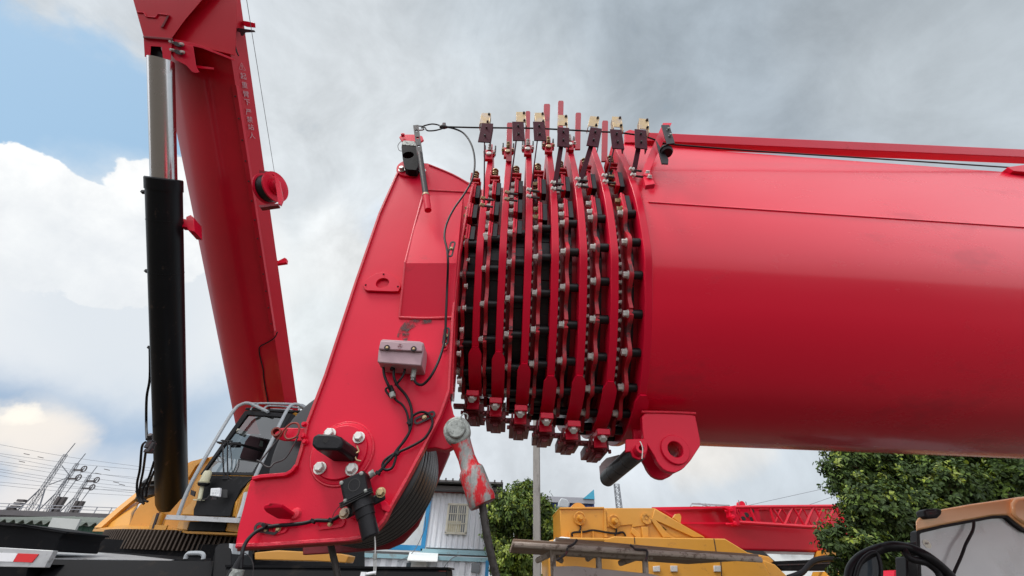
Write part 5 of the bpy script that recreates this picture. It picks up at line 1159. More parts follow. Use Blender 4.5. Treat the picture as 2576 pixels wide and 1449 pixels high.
MB().prism([(1860, 1278), (1908, 1278), (1914, 1312), (1866, 1310)], Yj2+.12, .03).build('jib_plate', 'red_plate', LJ)
for (x, y) in ((1891, 1284), (1878, 1295), (1870, 1305), (1891, 1307), (1895, 1306)): MB().cyl(at(x, y, Yj2+.10), at(x, y, Yj2+.125), .06, n=14).build('plate_hole', 'ink', LJ)
MB().lathe(at(1868, 1268, YR+.2), (0, 1, 0), [(0, 0), (0, .08), (.2, .08), (.2, 0)], 14).build('boom_knob', 'red_paint', RB)
for (x, y1, y2) in ((1858, 1258, 1270), (1876, 1262, 1270)): MB().tube([at(x, y1, YR+.2), at(x+2, y2, YR+.2)], .012, 5).build('antenna', 'wire_grey', RB)
# grey guard frame behind
GF = MB()
for pts in ([(1735, 1276), (1740, 1267), (1830, 1272)], [(1740, 1267), (1760, 1266), (1782, 1274)], [(1765, 1275), (1775, 1266)], [(1782, 1275), (1790, 1268)], [(1800, 1274), (1806, 1269)], [(1740, 1266), (1835, 1271)]): GF.tube([at(x, y, YB+3.5) for x, y in pts], .02, 6, smooth=False)
GF.build('guard_frame', 'grey_tube', YC2)
MB().prism([(1735, 1276), (1745, 1273), (1790, 1275), (1790, 1282), (1735, 1282)], YB+3.6, .6).build('cab_roof', 'yellow_paint', YC2)
# carrier details far right
CR = MB().prism([(1940, 1412), (2120, 1405), (2250, 1405), (2250, 1436), (1970, 1436)], YB+.6, .5).build('carrier_rail', 'chassis_black', YC2, bevel=.02)
MB().prism([(1955, 1420), (2120, 1414), (2120, 1417), (1955, 1423)], YB+.59, .02).build('rail_highlight', 'dark_steel', CR)
MB().prism([(2080, 1384), (2120, 1382), (2150, 1384), (2150, 1402), (2075, 1402)], YB+1.5, .5).build('tool_box', 'yellow_paint', YC2, bevel=.01)
MB().prism([(2086, 1438), (2260, 1434), (2260, 1480), (2070, 1480)], YB, .6).build('tool_box', 'yellow_paint', YC2, bevel=.01)
for o_ in (0, 4, 8): MB().tube([at(x, y+o_*.6, YB+.2) for x, y in ((1982, 1452), (2000, 1446), (2020, 1436), (2040, 1414), (2060, 1405), (2090, 1402), (2115, 1408), (2135, 1412))], .045, 8).build('hydraulic_hose', 'black_cable', CR)

# ================================================================== scaffold platform
YP = 3.0
SP = thing('scaffold_platform', 'weathered wooden plank platform on pipe legs in front of the yellow crane', 'platform', at(1500, 1449, YP))
for k in range(4):
    o_ = k*.30
    MB().slab([at(1290+k*1, 1369, YP)+Vector((0, o_, 0)), at(1912, 1408, YP)+Vector((0, o_, 0)), at(1912, 1408, YP)+Vector((0, o_+.288, 0)), at(1290, 1369, YP)+Vector((0, o_+.288, 0))], (0, 0, .03)).build('plank', 'aged_wood', SP, bevel=.004)
MB().tube([at(1289, 1369, YP-.02), at(1600, 1388, YP-.02), at(1915, 1408, YP-.02)], .016, 10, smooth=False).build('edge_pipe', 'dusty_pipe', SP)
MB().slab([at(1397, 1358, YP+.05), at(1758, 1391, YP+.05), at(1758, 1391, YP+.35), at(1397, 1358, YP+.35)], (0, 0, .012)).beam(at(1397, 1360, YP+.04), at(1758, 1393, YP+.04), .015, .036).build('channel', 'aged_wood', SP)
MB().tube([at(1390, 1386, YP+.1), at(1640, 1400, YP+.1)], .020, 10, smooth=False).build('cross_pipe', 'dusty_pipe', SP)
for x, y, yb in ((1394, 1382, 1520), (1509, 1389, 1520), (1626, 1395, 1520)): MB().tube([at(x-4, y, YP+.12), at(x+2, yb, YP+.10)], .019, 12, smooth=False).build('leg_pipe', 'dusty_pipe', SP)
for a_, b_ in (((1500, 1389), (1478, 1406)), ((1620, 1395), (1560, 1417)), ((1384, 1394), (1352, 1410)), ((1384, 1394), (1412, 1410))): MB().tube([at(*a_, YP+.15), at(*b_, YP+.45)], .018, 10, smooth=False).build('brace_pipe', 'dusty_pipe', SP)
MB().prism([(1394, 1425), (1450, 1424), (1560, 1436), (1640, 1444), (1660, 1449), (1660, 1540), (1388, 1540)], YP+.02, .03).build('side_sheet', 'stained_plate', SP, bevel=.003)
for pts in ([(1428, 1378), (1424, 1392), (1412, 1402), (1400, 1410)], [(1452, 1357), (1444, 1368), (1428, 1376)], [(1585, 1370), (1592, 1376), (1600, 1382), (1625, 1384), (1628, 1395), (1624, 1412)]):
    MB().tube([at(x, y, YP-.05) for x, y in pts], .007, 8).build('binding_wire', 'dark_steel', SP)
MB().slab([at(1430, 1392, YP+.3), at(1640, 1402, YP+.3), at(1640, 1402, YP+.7), at(1430, 1392, YP+.7)], (0, 0, -.01)).build('under_board', 'aged_wood', SP)

# ================================================================== truck cab, bottom right corner
YT = 3.4
TR = thing('truck', 'cream-orange truck cab with dusty windscreen and black mirror arms, bottom right corner', 'truck', at(2450, 1449, YT+1))
RFp = [(2303, 1312), (2308, 1304), (2318, 1298), (2345, 1290), (2368, 1281), (2440, 1268), (2524, 1256), (2560, 1250), (2700, 1238), (2700, 1345), (2600, 1334), (2576, 1329), (2556, 1314), (2534, 1296), (2500, 1297), (2435, 1309), (2370, 1321), (2312, 1334), (2304, 1340)]
MB().slab(pl(RFp, YT), (1.75, 1.5, .1)).build('cab_roof', 'peach_paint', TR, bevel=.03)
MB().slab(pl([(2556, 1252), (2600, 1247), (2700, 1236), (2700, 1340), (2600, 1328), (2560, 1306), (2548, 1290), (2546, 1265)], YT-.03), (.1, .2, 0)).build('roof_corner', 'peach_paint', TR, bevel=.02)
WO = [(2306, 1338), (2312, 1334), (2370, 1321), (2435, 1309), (2500, 1297), (2534, 1296), (2556, 1314), (2576, 1329), (2600, 1336), (2700, 1347), (2700, 1640), (2318, 1640)]
WI = [(2314, 1344), (2318, 1341), (2372, 1328), (2436, 1316), (2500, 1304), (2530, 1303), (2550, 1320), (2572, 1336), (2600, 1344), (2690, 1355), (2690, 1630), (2326, 1630)]
FRM = MB().annulus(pl(WO, YT-.005), pl(WI, YT-.005), (0, .06, 0)).build('windscreen_frame', 'gasket', TR, bevel=.004)
MB().prism(WI, YT+.02, .02).build('windscreen', 'glass_dusty', TR)
mk = MB().prism([(2324, 1284), (2334, 1280), (2360, 1279), (2371, 1283), (2369, 1294), (2360, 1303), (2334, 1305), (2328, 1298)], YT-.05, .08).build('marker_lamp', 'black_plastic', TR, bevel=.01)
MB().prism([(2330, 1287), (2356, 1284), (2360, 1290), (2354, 1296), (2334, 1299)], YT-.056, .02).build('lamp_lens', 'dark_steel', mk, bevel=.004)
MB().tube(P3([(2450, 1313, YT-.02), (2447, 1335, YT-.03), (2430, 1368, YT-.04), (2418, 1400, YT-.04), (2398, 1446, YT-.04), (2390, 1480, YT-.04)]), .009, 8).build('wiper_blade', 'black_plastic', TR)
pS = at(2338, 1368, YT-.002)
MB().cyl(pS+Vector((0, .03, 0)), pS+Vector((0, .019, 0)), 9.5/ppm(pS), n=32).build('inspection_sticker', 'sticker', TR)
for k in range(3):
    cc = pS+Vector((.0, .018, 0))+RT*((-3.2+k*3.2)/ppm(pS)); r = 3.6/ppm(pS)
    MB().tube([cc+RT*(-r*.55*math.cos(a_))+UP*(r*math.sin(a_)) for a_ in [math.radians(-70+14*q) for q in range(11)]], .0016, 6, smooth=False).build('sticker_letter', 'ink', TR)
# mirror arms
for pts, r in (([(2136, 1460, YT-.2), (2142, 1432, YT-.2), (2160, 1408, YT-.2), (2185, 1392, YT-.2), (2215, 1380, YT-.2), (2250, 1374, YT-.25), (2290, 1380, YT-.25), (2330, 1398, YT-.3), (2365, 1424, YT-.3), (2392, 1452, YT-.3), (2410, 1490, YT-.3)], .030), ([(2150, 1462, YT-.25), (2160, 1425, YT-.25), (2176, 1402, YT-.25), (2196, 1390, YT-.25), (2208, 1396, YT-.25), (2216, 1430, YT-.25), (2214, 1470, YT-.25)], .012), ([(2270, 1376, YT-.25), (2290, 1405, YT-.28), (2330, 1416, YT-.28), (2360, 1440, YT-.28), (2372, 1470, YT-.28)], .022)):
    MB().tube(P3(pts), r, 12).build('mirror_arm', 'black_plastic', TR)
MB().slab(P3([(2155, 1440, YT-.21), (2176, 1400, YT-.21), (2200, 1388, YT-.21), (2214, 1396, YT-.21), (2218, 1440, YT-.2), (2216, 1500, YT-.2), (2150, 1500, YT-.21)]), (0, .03, 0)).build('mirror', 'window_dark', TR, bevel=.01)
MB().prism([(2272, 1370), (2290, 1364), (2308, 1362), (2312, 1400), (2290, 1380)], YT-.1, .06).prism([(2280, 1400), (2300, 1400), (2312, 1430), (2312, 1500), (2284, 1500)], YT-.15, .1).build('arm_bracket', 'black_plastic', TR, bevel=.01)
MB().prism([(2250, 1436), (2270, 1434), (2276, 1470), (2248, 1470)], YT+2.0, .2).build('red_part', 'red_paint', TR)
# ================================================================== buildings
def corr(a, b, zt, pitch=.18, depth=.035, zb=0.0, th=.02):
    """corrugated sheet between plan points a and b"""
    a, b = Vector(a), Vector(b); d = (b-a); n = max(2, int(d.length/pitch)); nr = Vector((d.y, -d.x, 0)).normalized(); nr = nr if nr.y < 0 else -nr
    p = []
    for k in range(n):
        for f, h in ((0, 0), (.3, 0), (.42, 1), (.88, 1)): p.append(a+d*((k+f)/n)+nr*depth*h)
    p.append(b)
    m_ = MB(); f_ = [[m_.bm.verts.new(Vector((q.x, q.y, z))) for q in p] for z in (zb, zt)]; bk = [[m_.bm.verts.new(Vector((q.x, q.y, z))-nr*(th+depth)) for q in (a, b)] for z in (zb, zt)]
    for i in range(len(p)-1): m_.bm.faces.new((f_[0][i], f_[0][i+1], f_[1][i+1], f_[1][i]))
    m_.bm.faces.new((bk[0][0], bk[1][0], bk[1][1], bk[0][1])); return m_
def box_px(x0, y0, x1, y1, Y, t, **k): return MB().prism([(x0, y0), (x1, y0), (x1, y1), (x0, y1)], Y, t)
YW = 15.0
CO = thing('container_building', 'two-storey white corrugated container building with blue frames and barred window', 'building', (at(1100, 1440, YW).x, YW+1, 0))
L_, R_ = at(1082, 1300, YW), at(1236, 1300, YW)
zt_, zm_ = at(1160, 1240, YW).z, at(1160, 1388, YW).z
wall = corr((at(1070, 1380, YW).x-.05, YW, 0), (R_.x+.02, YW, 0), zt_, .17, .03, zm_+.08); wall.build('upper_wall', 'white_sheet', CO, smooth=False)
MB().box(((L_.x+R_.x)/2, YW+1.3, (zt_+zm_)/2), (R_.x-L_.x, 2.4, zt_-zm_)).build('upper_core', 'white_plain', CO)
MB().box((at(980, 1300, YW).x, YW+1.6, (zt_+zm_)/2-.1), (at(1074, 1300, YW).x-at(880, 1300, YW).x, 2.2, zt_-zm_-.1)).build('side_container', 'white_plain', CO)
xb = at(1066, 1380, YW).x-.03
MB().box((xb, YW-.02, (zt_+zm_)/2-.02), (.13, .10, zt_-zm_)).build('corner_post', 'blue_paint', CO)
MB().box((R_.x+.04, YW-.01, (zt_+zm_)/2), (.10, .12, zt_-zm_)).build('corner_post', 'pale_blue', CO)
xl = at(700, 1380, YW).x
MB().box(((xl+xb)/2, YW-.03, zm_+.05), (xb-xl, .12, .14)).build('floor_beam', 'blue_paint', CO)
MB().box(((xb+R_.x)/2, YW-.03, zm_-.02), (R_.x-xb+.1, .12, .12)).build('floor_beam', 'pale_blue', CO)
MB().box(((xl+R_.x)/2, YW-.01, zm_-.10), (R_.x-xl, .1, .05)).build('floor_gap', 'roof_dark', CO)
corr((xl, YW, 0), (R_.x, YW, 0), zm_-.24, .34, .05, 0).build('lower_wall', 'white_sheet', CO, smooth=False)
MB().box(((xl+R_.x)/2, YW-.03, zm_-.19), (R_.x-xl, .14, .11)).build('lower_beam', 'pale_blue', CO)
for x in (882, 892, 1225): MB().box((at(x, 1440, YW).x, YW-.05, zm_/2-.1), (.11, .14, zm_-.2)).build('corner_post', 'blue_paint', CO)
# roof with overhang
RFz = at(1160, 1226, YW-.5).z
rfb = MB().box(((L_.x+R_.x)/2, YW+.6, RFz+.12), (R_.x-L_.x+.7, 2.9, .05))
for k in range(12): rfb.box((L_.x-.2+(R_.x-L_.x+.5)*k/11, YW-.86, RFz+.17), (.05, .05, .06))
rfb.build('roof', 'roof_dark', CO)
MB().box(((L_.x+R_.x)/2, YW+.3, RFz-.03), (R_.x-L_.x+.3, 1.6, .12)).build('roof_rafters', 'roof_dark', CO)
MB().box(((L_.x+R_.x)/2, YW-.04, zt_+.02), (R_.x-L_.x+.1, .1, .09)).build('top_beam', 'rust_edge', CO)
wx0, wx1 = at(1122, 1340, YW).x, at(1172, 1340, YW).x; wz0, wz1 = at(1150, 1342, YW).z, at(1150, 1270, YW).z
WN = MB()
for (cx_, cz_, sx_, sz_) in (((wx0+wx1)/2, wz1, wx1-wx0+.06, .06), ((wx0+wx1)/2, wz0, wx1-wx0+.06, .06), (wx0, (wz0+wz1)/2, .06, wz1-wz0), (wx1, (wz0+wz1)/2, .06, wz1-wz0), ((wx0+wx1)/2, (wz0+wz1)/2, .05, wz1-wz0)): WN.box((cx_, YW-.07, cz_), (sx_, .07, sz_))
WN = WN.build('window', 'bar_cream', CO)
MB().box(((wx0+wx1)/2, YW-.045, (wz0+wz1)/2), (wx1-wx0, .01, wz1-wz0)).build('pane', 'window_dark', WN)
MB().box(((wx0+wx1)/2-.08, YW-.052, wz0+(wz1-wz0)*.22), ((wx1-wx0)*.72, .006, (wz1-wz0)*.4)).build('curtain', 'curtain', WN)
br = MB()
for k in range(9): br.box((wx0+(wx1-wx0)*(k+.5)/9, YW-.12, (wz0+wz1)/2), (.02, .02, wz1-wz0))
for f in (.33, .66): br.box(((wx0+wx1)/2, YW-.12, wz0+(wz1-wz0)*f), (wx1-wx0, .02, .025))
br.build('window_bars', 'bar_cream', WN)
AC = at(1065, 1402, YW)
MB().slab(P3([(1030, 1391, YW-.1), (1102, 1395, YW-.1), (1100, 1414, YW-.9), (1024, 1411, YW-.9)]), (0, 0, .03)).build('awning', 'white_plain', CO)
MB().box(at(1054, 1426, YW-.3)+Vector((0, 0, 0)), (.45, .3, .45)).build('fan_box', 'white_plain', CO)
for x in (1032, 1196): MB().box(at(x, 1428, YW-.07), (.26, .04, .24)).build('vent', 'window_dark', CO)
MB().tube(P3([(1070, 1300, YW-.6), (1068, 1330, YW-.5), (1050, 1372, YW-.4), (1030, 1398, YW-.3), (1000, 1412, YW-.3)]), .012, 5).tube(P3([(1112, 1440, YW-.2), (1122, 1420, YW-.2), (1140, 1403, YW-.2), (1160, 1396, YW-.2)]), .015, 5).build('hanging_cable', 'wire_grey', CO)
MB().tube(P3([(1222, 1222, YW-.6), (1240, 1222, YW-.6)]), .03, 6).tube(P3([(1230, 1218, YW-.6), (1230, 1240, YW-.6)]), .02, 6).build('roof_bracket', 'grey_tube', CO)

YE = 26
BL = thing('blue_building', 'white building with navy sheet top band, partly behind the tree and the yellow crane', 'building', (at(1440, 1400, YE).x, YE+2, 0))
def bx(x0, x1, y0, y1, Y, t, m_, n, par): 
    a_, b_ = at(x0, y1, Y), at(x1, y0, Y); return MB().box(((a_.x+b_.x)/2, Y+t/2, (a_.z+b_.z)/2), (b_.x-a_.x, t, b_.z-a_.z)).build(n, m_, par)
bx(1236, 1494, 1276, 1470, YE+.1, 5, 'white_plain', 'wall', BL)
a_, b_ = at(1380, 1278, YE), at(1494, 1259, YE)
corr((a_.x, YE, 0), (b_.x, YE, 0), b_.z, .3, .05, a_.z).build('navy_band', 'navy_sheet', BL, smooth=False)
bx(1236, 1495, 1253, 1257, YE-.3, 6, 'rail_steel', 'roof_edge', BL)
bx(1388, 1396, 1280, 1449, YE-.02, .1, 'pale_blue', 'trim', BL)
for k in range(5): bx(1389, 1408, 1290+k*30, 1292+k*30, YE-.02, .1, 'rail_steel', 'wall_seam', BL)
tag(MB().slab(P3([(1467, 1254, YE-.4), (1494, 1231, YE-.4), (1496, 1256, YE-.4)]), (0, .5, 0)).build('tarpaulin', 'tarp_blue'), 'bright blue tarpaulin corner propped up on the roof of the navy-banded building', 'tarpaulin')
tag(MB().prism([(1506-2, 1249), (1505, 1249)][:0]+[(1506-20-80, 1262), (1512-100, 1252), (1526-100, 1256), (1534-100, 1266), (1530-100, 1278), (1504-100, 1276)], YE-3, .4).build('grey_cover', 'grey_tube', bevel=.05), 'grey covered bundle against the navy band above the yellow crane', 'cover')
# far building strip seen under the red boom
FB = thing('far_building', 'low white building with barred windows, seen under the lowered red boom', 'building', (at(2000, 1400, 24).x, 25, 0))
bx(1930, 2110, 1376, 1480, 24, 3, 'white_plain', 'wall', FB)
W2 = bx(1960, 2000, 1378, 1388, 23.9, .1, 'window_dark', 'window', FB); bx(2010, 2050, 1378, 1388, 23.9, .1, 'pale_blue', 'window', FB)

# ================================================================== poles and masts
p0 = at(1350, 1449, 7.6)
zt2 = at(1342, 1120, 7.6).z+.6
tag(MB().box((p0.x, 7.6, zt2/2), (.105, .10, zt2)).box((p0.x+.062, 7.62, zt2/2), (.02, .03, zt2)).build('utility_pole', 'pole_concrete', origin=(p0.x, 7.6, 0)), 'slim weathered grey pole standing before the tree, top hidden by the crane collars', 'pole')
def lattice(m_, base, h, w0, w1, seg, r, ang=0.0):
    c = Vector(base); R0 = [Vector((math.cos(ang+math.pi/4+k*math.pi/2), math.sin(ang+math.pi/4+k*math.pi/2), 0)) for k in range(4)]
    f = lambda k, t: c+R0[k]*(w0+(w1-w0)*t)*.707+Vector((0, 0, h*t))
    for k in range(4): m_.beam(f(k, 0), f(k, 1), r, r)
    for s in range(seg):
        t0, t1 = s/seg, (s+1)/seg
        for k in range(4):
            k2 = (k+1) % 4; a_, b_ = (f(k, t0), f(k2, t1)) if s % 2 else (f(k2, t0), f(k, t1)); m_.beam(a_, b_, r*.6, r*.6)
            m_.beam(f(k, t1), f(k2, t1), r*.5, r*.5)
    return m_
tw = at(1558, 1280, 60); zt3 = at(1548, 1218, 60).z
TW = thing('lattice_mast', 'thin pale lattice mast far behind, rising above the yellow crane', 'mast', (tw.x, 60, 0))
lattice(MB(), (tw.x, 60, 0), zt3, .85, .6, 30, .07).build('mast_frame', 'mast_steel', TW)
# railway catenary masts on the viaduct
YV = 38.0
zv = at(150, 1306, YV).z
zr = at(150, 1280, YV).z
VI = tag(MB().box((at(-60, 1300, YV).x+14, YV+2, zv-.35), (44, 9, .7)).box((at(-60, 1300, YV).x+14, YV-2.55, zv+.12), (44, .12, .35)).build('viaduct', 'viaduct_concrete'), 'grey railway viaduct deck crossing behind the crane on the left', 'viaduct')
for k in range(6): 
    MB().box((at(-60, 1300, YV).x-4+k*8.0, YV+2, (zv-.7)/2-.02), (1.6, 2.2, zv-.74)).build('pier', 'viaduct_concrete', VI)
RAIL = thing('viaduct_railing', 'thin metal railing along the viaduct edge at far left', 'railing', (at(150, 1290, YV-2.4).x, YV-2.4, zv))
x0_, x1_ = at(-30, 1290, YV-2.4).x, at(430, 1290, YV-2.4).x; zz = zv+.3
MB().beam((x0_, YV-2.4, zr), (x1_, YV-2.4, zr), .05, .05).beam((x0_, YV-2.4, (zr+zz)/2), (x1_, YV-2.4, (zr+zz)/2), .04, .04).build('rail', 'rail_steel', RAIL)
x = x0_
while x < x1_: MB().box((x, YV-2.4, (zr+zz)/2), (.05, .05, zr-zz)).build('post', 'rail_steel', RAIL); x += 1.15
def catmast(xb, xt, yt, Y, rodx, rody, label, wheels):
    b_ = at(xb, 1306, Y); t_ = at(xt, yt, Y)
    T = thing('catenary_mast', label, 'mast', (b_.x, Y, zv), 'catenary masts on the railway viaduct')
    lattice(MB(), (b_.x, Y, zv), t_.z-zv, .30, .19, 15, .030, .1).build('mast_frame', 'mast_steel', T)
    rz = at(rodx, rody, Y).z; MB().cyl((b_.x, Y, t_.z-.1), (b_.x+.15, Y, rz), .035, n=6).build('mast_rod', 'mast_steel', T)
    H = t_.z-zv
    for j in range(2):
        zc = zv+H*(.90-.16*j)
        if wheels:
            MB().ring((b_.x+.95, Y-.1, zc), (0, 1, .1), .20, .27, .06, 20).box((b_.x+.95, Y-.1, zc), (.45, .03, .04)).box((b_.x+.95, Y-.1, zc), (.04, .03, .45)).build('tension_wheel', 'insulator', T)
            MB().box((b_.x+.45, Y, zc-.1), (.8, .12, .14)).build('cross_arm', 'insulator', T)
            MB().cyl((b_.x+.95, Y-.1, zc-.2), (b_.x+.75, Y-.1, zv+1.7-j*.1), .018, n=5).build('weight_wire', 'wire_grey', T)
    if wheels:
        for dx in (.5, .95): MB().box((b_.x+dx, Y-.1, zv+1.1), (.28, .28, 1.3)).build('counterweight', 'insulator', T)
    else:
        MB().beam((b_.x+.3, Y, t_.z-.9), (b_.x+1.6, Y, t_.z-1.7), .05, .05).beam((b_.x+.3, Y, t_.z-2.4), (b_.x+1.6, Y, t_.z-1.7), .05, .05).beam((b_.x+1.5, Y, t_.z-1.6), (b_.x+1.3, Y, t_.z-2.6), .05, .05).build('cantilever', 'mast_steel', T)
    for s_ in (-1, 1): MB().beam((b_.x+s_*1.0, Y, zv), (b_.x+s_*.2, Y, zv+2.0), .07, .07).build('mast_foot', 'mast_steel', T)
catmast(56, 132, 1142, YV-1, 168, 1114, 'tallest railway mast on the viaduct, leftmost of three, carrying a bare triangular cantilever', False)
catmast(104, 172, 1165, YV+1.5, 197, 1140, 'middle railway mast of three on the viaduct, with two tension wheels and counterweights', True)
catmast(158, 208, 1195, YV+4, 223, 1172, 'shortest railway mast of three, nearest the black cylinder, with two tension wheels', True)
wi = [((-40, 1111), (400, 1180)), ((-40, 1135), (390, 1185)), ((-40, 1138), (400, 1214)), ((-40, 1155), (400, 1206)), ((-40, 1160), (390, 1222)), ((-40, 1174), (400, 1232)), ((-40, 1180), (390, 1240)), ((-40, 1190), (400, 1246)), ((-40, 1209), (390, 1236)), ((-40, 1216), (400, 1250))]
WR = thing('overhead_wires', 'bundle of thin overhead railway wires crossing the sky at far left', 'overhead wires', at(150, 1180, YV))
for a_, b_ in wi:
    m1 = ((a_[0]+b_[0])/2, (a_[1]+b_[1])/2+5); MB().tube(P3([(*a_, YV), (*m1, YV+3), (*b_, YV+6)]), .014, 4).build('wire', 'wire_grey', WR)
for (x, y) in ((60, 1141), (95, 1149), (48, 1160), (240, 1190), (262, 1180), (285, 1212), (300, 1218)): MB().beam(at(x, y, YV), at(x+14, y+3, YV), .04, .05).build('insulator', 'insulator', WR)
WR2 = thing('power_lines', 'two faint power lines running into the big tree at right', 'overhead wires', at(2000, 1250, 40))
for a_, b_ in (((1880, 1272), (2250, 1190)), ((2030, 1272), (2250, 1196))): MB().tube([at(*a_, 40), at(*b_, 40)], .022, 4).build('wire', 'wire_grey', WR2)
# shed with corrugated roof, under the viaduct
YG = 20.0
SH = thing('shed', 'low shed with green sheet wall and wavy grey roof at far left', 'shed', (at(150, 1400, YG).x, YG+1, 0))
zg = at(150, 1318, YG).z; xa, xb2 = at(-60, 1330, YG).x, at(300, 1330, YG).x
corr((xa, YG+.2, 0), (xb2, YG+.2, 0), zg-.03, .5, .05, 0).build('wall', 'green_sheet', SH, smooth=False)
m_ = MB(); n = 130; A_ = []; 
for yy, dz in ((YG-.3, 0), (YG+4, .5)):
    A_.append([[m_.bm.verts.new((xa+(xb2-xa)*k/n, yy, zg+dz+.07*math.sin(k*.75)+o_)) for k in range(n+1)] for o_ in (0, .03)])
for k in range(n):
    m_.bm.faces.new((A_[0][0][k], A_[0][0][k+1], A_[1][0][k+1], A_[1][0][k])); m_.bm.faces.new((A_[0][1][k], A_[1][1][k], A_[1][1][k+1], A_[0][1][k+1])); m_.bm.faces.new((A_[0][0][k], A_[0][1][k], A_[0][1][k+1], A_[0][0][k+1]))
m_.build('roof', 'roof_fibre', SH)
tag(MB().slab(P3([(108, 1350, 12.0), (132, 1302, 12.3), (202, 1306, 12.3), (180, 1351, 12.0)]), (0, .06, 0)).build('grey_board', 'grey_board'), 'tilted pale grey sheet leaning before the green shed wall', 'board')
# small dark heads of far signals at the left edge
for (x, y, lab) in ((14, 1290, 'small dark signal cluster at the left edge beside the railing, lower one'), (40, 1272, 'small dark signal head above the railing near the left edge, upper one')):
    p = at(x, y, YV-1.5); S_ = MB()
    for k in range(4): S_.box(p+Vector((.1*k-.1, 0, .22*k-.3)), (.55, .3, .16))
    S_.box((p.x, p.y, (p.z-.4+zv)/2), (.10, .10, max(.1, p.z-.4-zv)))
    tag(S_.build('rail_signal', 'insulator'), lab, 'signal')

# ================================================================== trees
def tree(name, label, base, clumps, nleaf, lsize, mats, trunk_r, seed, droop=.3, limbs=8):
    rg_ = random.Random(seed); b = Vector(base); T = thing(name, label, 'tree', b)
    cen = sum((Vector(c[0])*c[1] for c in clumps), Vector())/sum(c[1] for c in clumps)
    tr = MB(); fork = Vector((b.x+(cen.x-b.x)*.3, b.y+(cen.y-b.y)*.3, b.z+(cen.z-b.z)*.45))
    def limb(pts, r0, r1):
        pts = crom([Vector(p) for p in pts], 4)
        for i in range(len(pts)-1):
            t0, t1 = i/(len(pts)-1), (i+1)/(len(pts)-1); tr.cyl(pts[i], pts[i+1], r0+(r1-r0)*t0, r0+(r1-r0)*t1, n=9)
    limb([b, b.lerp(fork, .5)+Vector((.1, 0, 0)), fork], trunk_r, trunk_r*.7)
    for c in clumps[:limbs]:
        q = Vector(c[0]); mid = fork.lerp(q, .5)+Vector((rg_.uniform(-.2, .2), rg_.uniform(-.2, .2), .15)); limb([fork, mid, q], trunk_r*.45, trunk_r*.1)
        for _ in range(4):
            e = q+Vector([rg_.gauss(0, 1) for _ in range(3)]).normalized()*c[1]*.8; limb([mid.lerp(q, .6), q.lerp(e, .4), e], trunk_r*.16, trunk_r*.04)
    tr.build('trunk', 'bark', T, angle=60)
    tot = sum(c[1]**2 for c in clumps)
    for mi, (mt, share) in enumerate(mats):
        verts, faces = [], []
        for c in clumps:
            q, R = Vector(c[0]), c[1]
            n = int(nleaf*share*c[1]**2/tot)
            nt = max(1, n//9)
            for _ in range(nt):
                d = Vector([rg_.gauss(0, 1) for _ in range(3)]).normalized()
                if mt == 'leaf_fresh' and (d.z < .1 or rg_.random() < .3): d = Vector((d.x, d.y-.5, abs(d.z)+.2)).normalized()
                rad = R*(rg_.uniform(.35, 1.0)**.6)*(1+.8*(rg_.random()**4))
                tc_ = q+Vector((d.x*rad*1.05, d.y*rad, d.z*rad*.88))
                ax_ = (d+Vector((rg_.uniform(-.5, .5), rg_.uniform(-.5, .5), rg_.uniform(-.2, .6)))).normalized()
                for _k in range(9):
                    a_ = rg_.uniform(0, 6.283); sd_ = ax_.orthogonal().normalized(); sd_ = Quaternion(ax_, a_) @ sd_
                    dr_ = (sd_*.9+ax_*rg_.uniform(-.1, .7)+Vector((0, 0, -droop*rg_.random()))).normalized()
                    wd = dr_.cross(ax_+Vector((rg_.uniform(-.4, .4), rg_.uniform(-.4, .4), .3))).normalized()
                    l_ = lsize*rg_.uniform(.7, 1.3); w_ = l_*.24
                    o_ = tc_+ax_*rg_.uniform(-.9, .9)*lsize+dr_*lsize*.15
                    up_ = wd.cross(dr_)*l_*.06
                    k0 = len(verts)
                    verts += [o_, o_+dr_*l_*.35+wd*w_+up_, o_+dr_*l_*.72+wd*w_*.8+up_, o_+dr_*l_-Vector((0, 0, l_*.12)), o_+dr_*l_*.72-wd*w_*.8+up_, o_+dr_*l_*.35-wd*w_+up_]
                    faces.append((k0, k0+1, k0+2, k0+3)); faces.append((k0, k0+3, k0+4, k0+5))
        me = bpy.data.meshes.new('crown'); cc = sum(verts, Vector())/len(verts); me.from_pydata([v-cc for v in verts], [], faces); me.materials.append(M[mt])
        o = bpy.data.objects.new('crown', me); COL.objects.link(o); o.parent = T; o.location = cc-WP[T.name]; WP[o.name] = cc
    return T
def cl_px(L_, Y, jit, sd_):
    rg_ = random.Random(sd_); o = []
    for (x, y, r) in L_:
        yy = Y+rg_.uniform(-jit, jit); p = at(x, y, yy); o.append((tuple(p), r/ppm(p)))
    return o
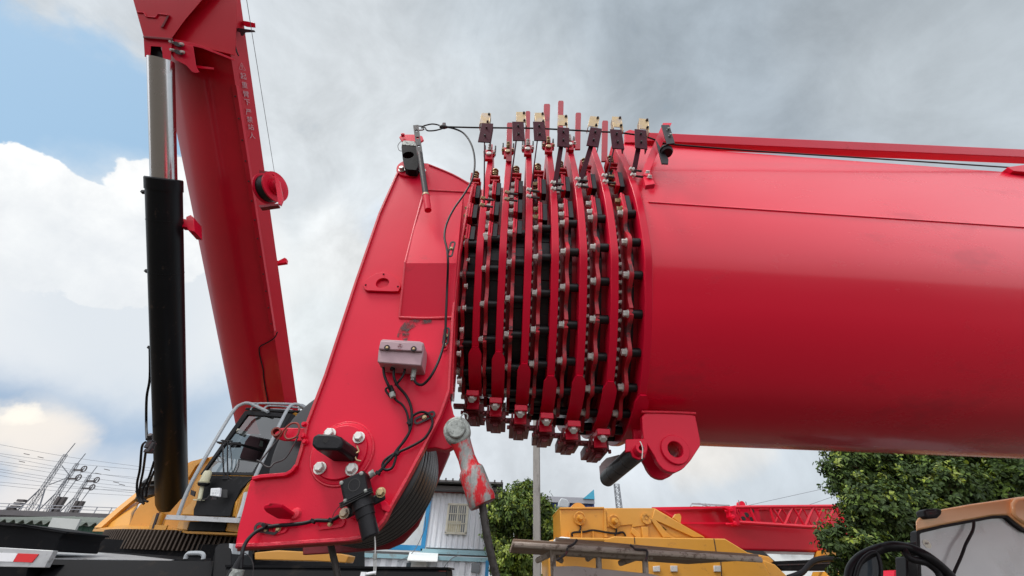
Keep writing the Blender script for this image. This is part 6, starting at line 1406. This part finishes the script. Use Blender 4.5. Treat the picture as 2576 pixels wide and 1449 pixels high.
# big near tree on the right
YTR = 7.2
cl = cl_px([(2128, 1160, 38), (2190, 1150, 60), (2270, 1150, 62), (2350, 1155, 62), (2430, 1165, 62), (2510, 1170, 62), (2590, 1170, 62), (2140, 1215, 32), (2165, 1215, 55), (2235, 1215, 60), (2310, 1220, 60), (2390, 1225, 62), (2470, 1225, 60), (2560, 1225, 60), (2090, 1180, 20), (2168, 1262, 36), (2190, 1275, 52), (2260, 1280, 55), (2330, 1285, 60), (2176, 1320, 42), (2100, 1350, 30), (2210, 1330, 52), (2270, 1340, 52), (2340, 1330, 50), (2078, 1366, 16), (2130, 1365, 40), (2190, 1385, 46), (2255, 1390, 46), (2155, 1425, 34), (2110, 1435, 16), (2220, 1440, 46), (2290, 1440, 50), (2650, 1200, 80), (2250, 1090, 70), (2400, 1090, 80), (2550, 1100, 80), (2330, 1400, 45), (2170, 1110, 40)], YTR, .7, 5)
tree('broadleaf_tree', 'large dark green tree filling the right background below the big red boom', (at(2330, 1449, YTR+1).x, YTR+.6, 0), cl, 105000, .068, [('leaf_deep', .72), ('leaf_mid', .18), ('leaf_fresh', .09)], .16, 11, limbs=12)
YT2 = 14.0
cl = cl_px([(1318, 1240, 24), (1290, 1262, 30), (1330, 1262, 30), (1260, 1285, 28), (1300, 1290, 36), (1350, 1285, 32), (1375, 1300, 26), (1245, 1312, 20), (1268, 1325, 26), (1355, 1325, 36), (1310, 1320, 22), (1380, 1335, 24), (1240, 1350, 20), (1370, 1360, 26), (1330, 1355, 18), (1255, 1375, 24), (1325, 1225, 12), (1390, 1350, 14), (1340, 1390, 22), (1384, 1385, 16)], YT2, .8, 9)
tree('broadleaf_tree', 'mid-green tree with open branching between the container building and the grey pole', (at(1290, 1440, YT2).x, YT2+.3, 0), cl, 24000, .105, [('leaf_deep', .35), ('leaf_mid', .45), ('leaf_fresh', .2)], .16, 21, limbs=10)
cl = cl_px([(1270, 1405, 20), (1300, 1400, 22), (1325, 1412, 20), (1285, 1430, 26), (1320, 1436, 24), (1255, 1428, 16), (1262, 1445, 20), (1300, 1455, 30), (1335, 1450, 18)], 11.0, .4, 15)
tree('small_tree', 'low yellow-green bushy tree at the foot of the larger tree, left of the grey pole', (at(1292, 1449, 11).x, 11.1, 0), cl, 14000, .08, [('leaf_mid', .4), ('leaf_fresh', .6)], .05, 31, limbs=5)
print('OBJECTS', len(bpy.data.objects))
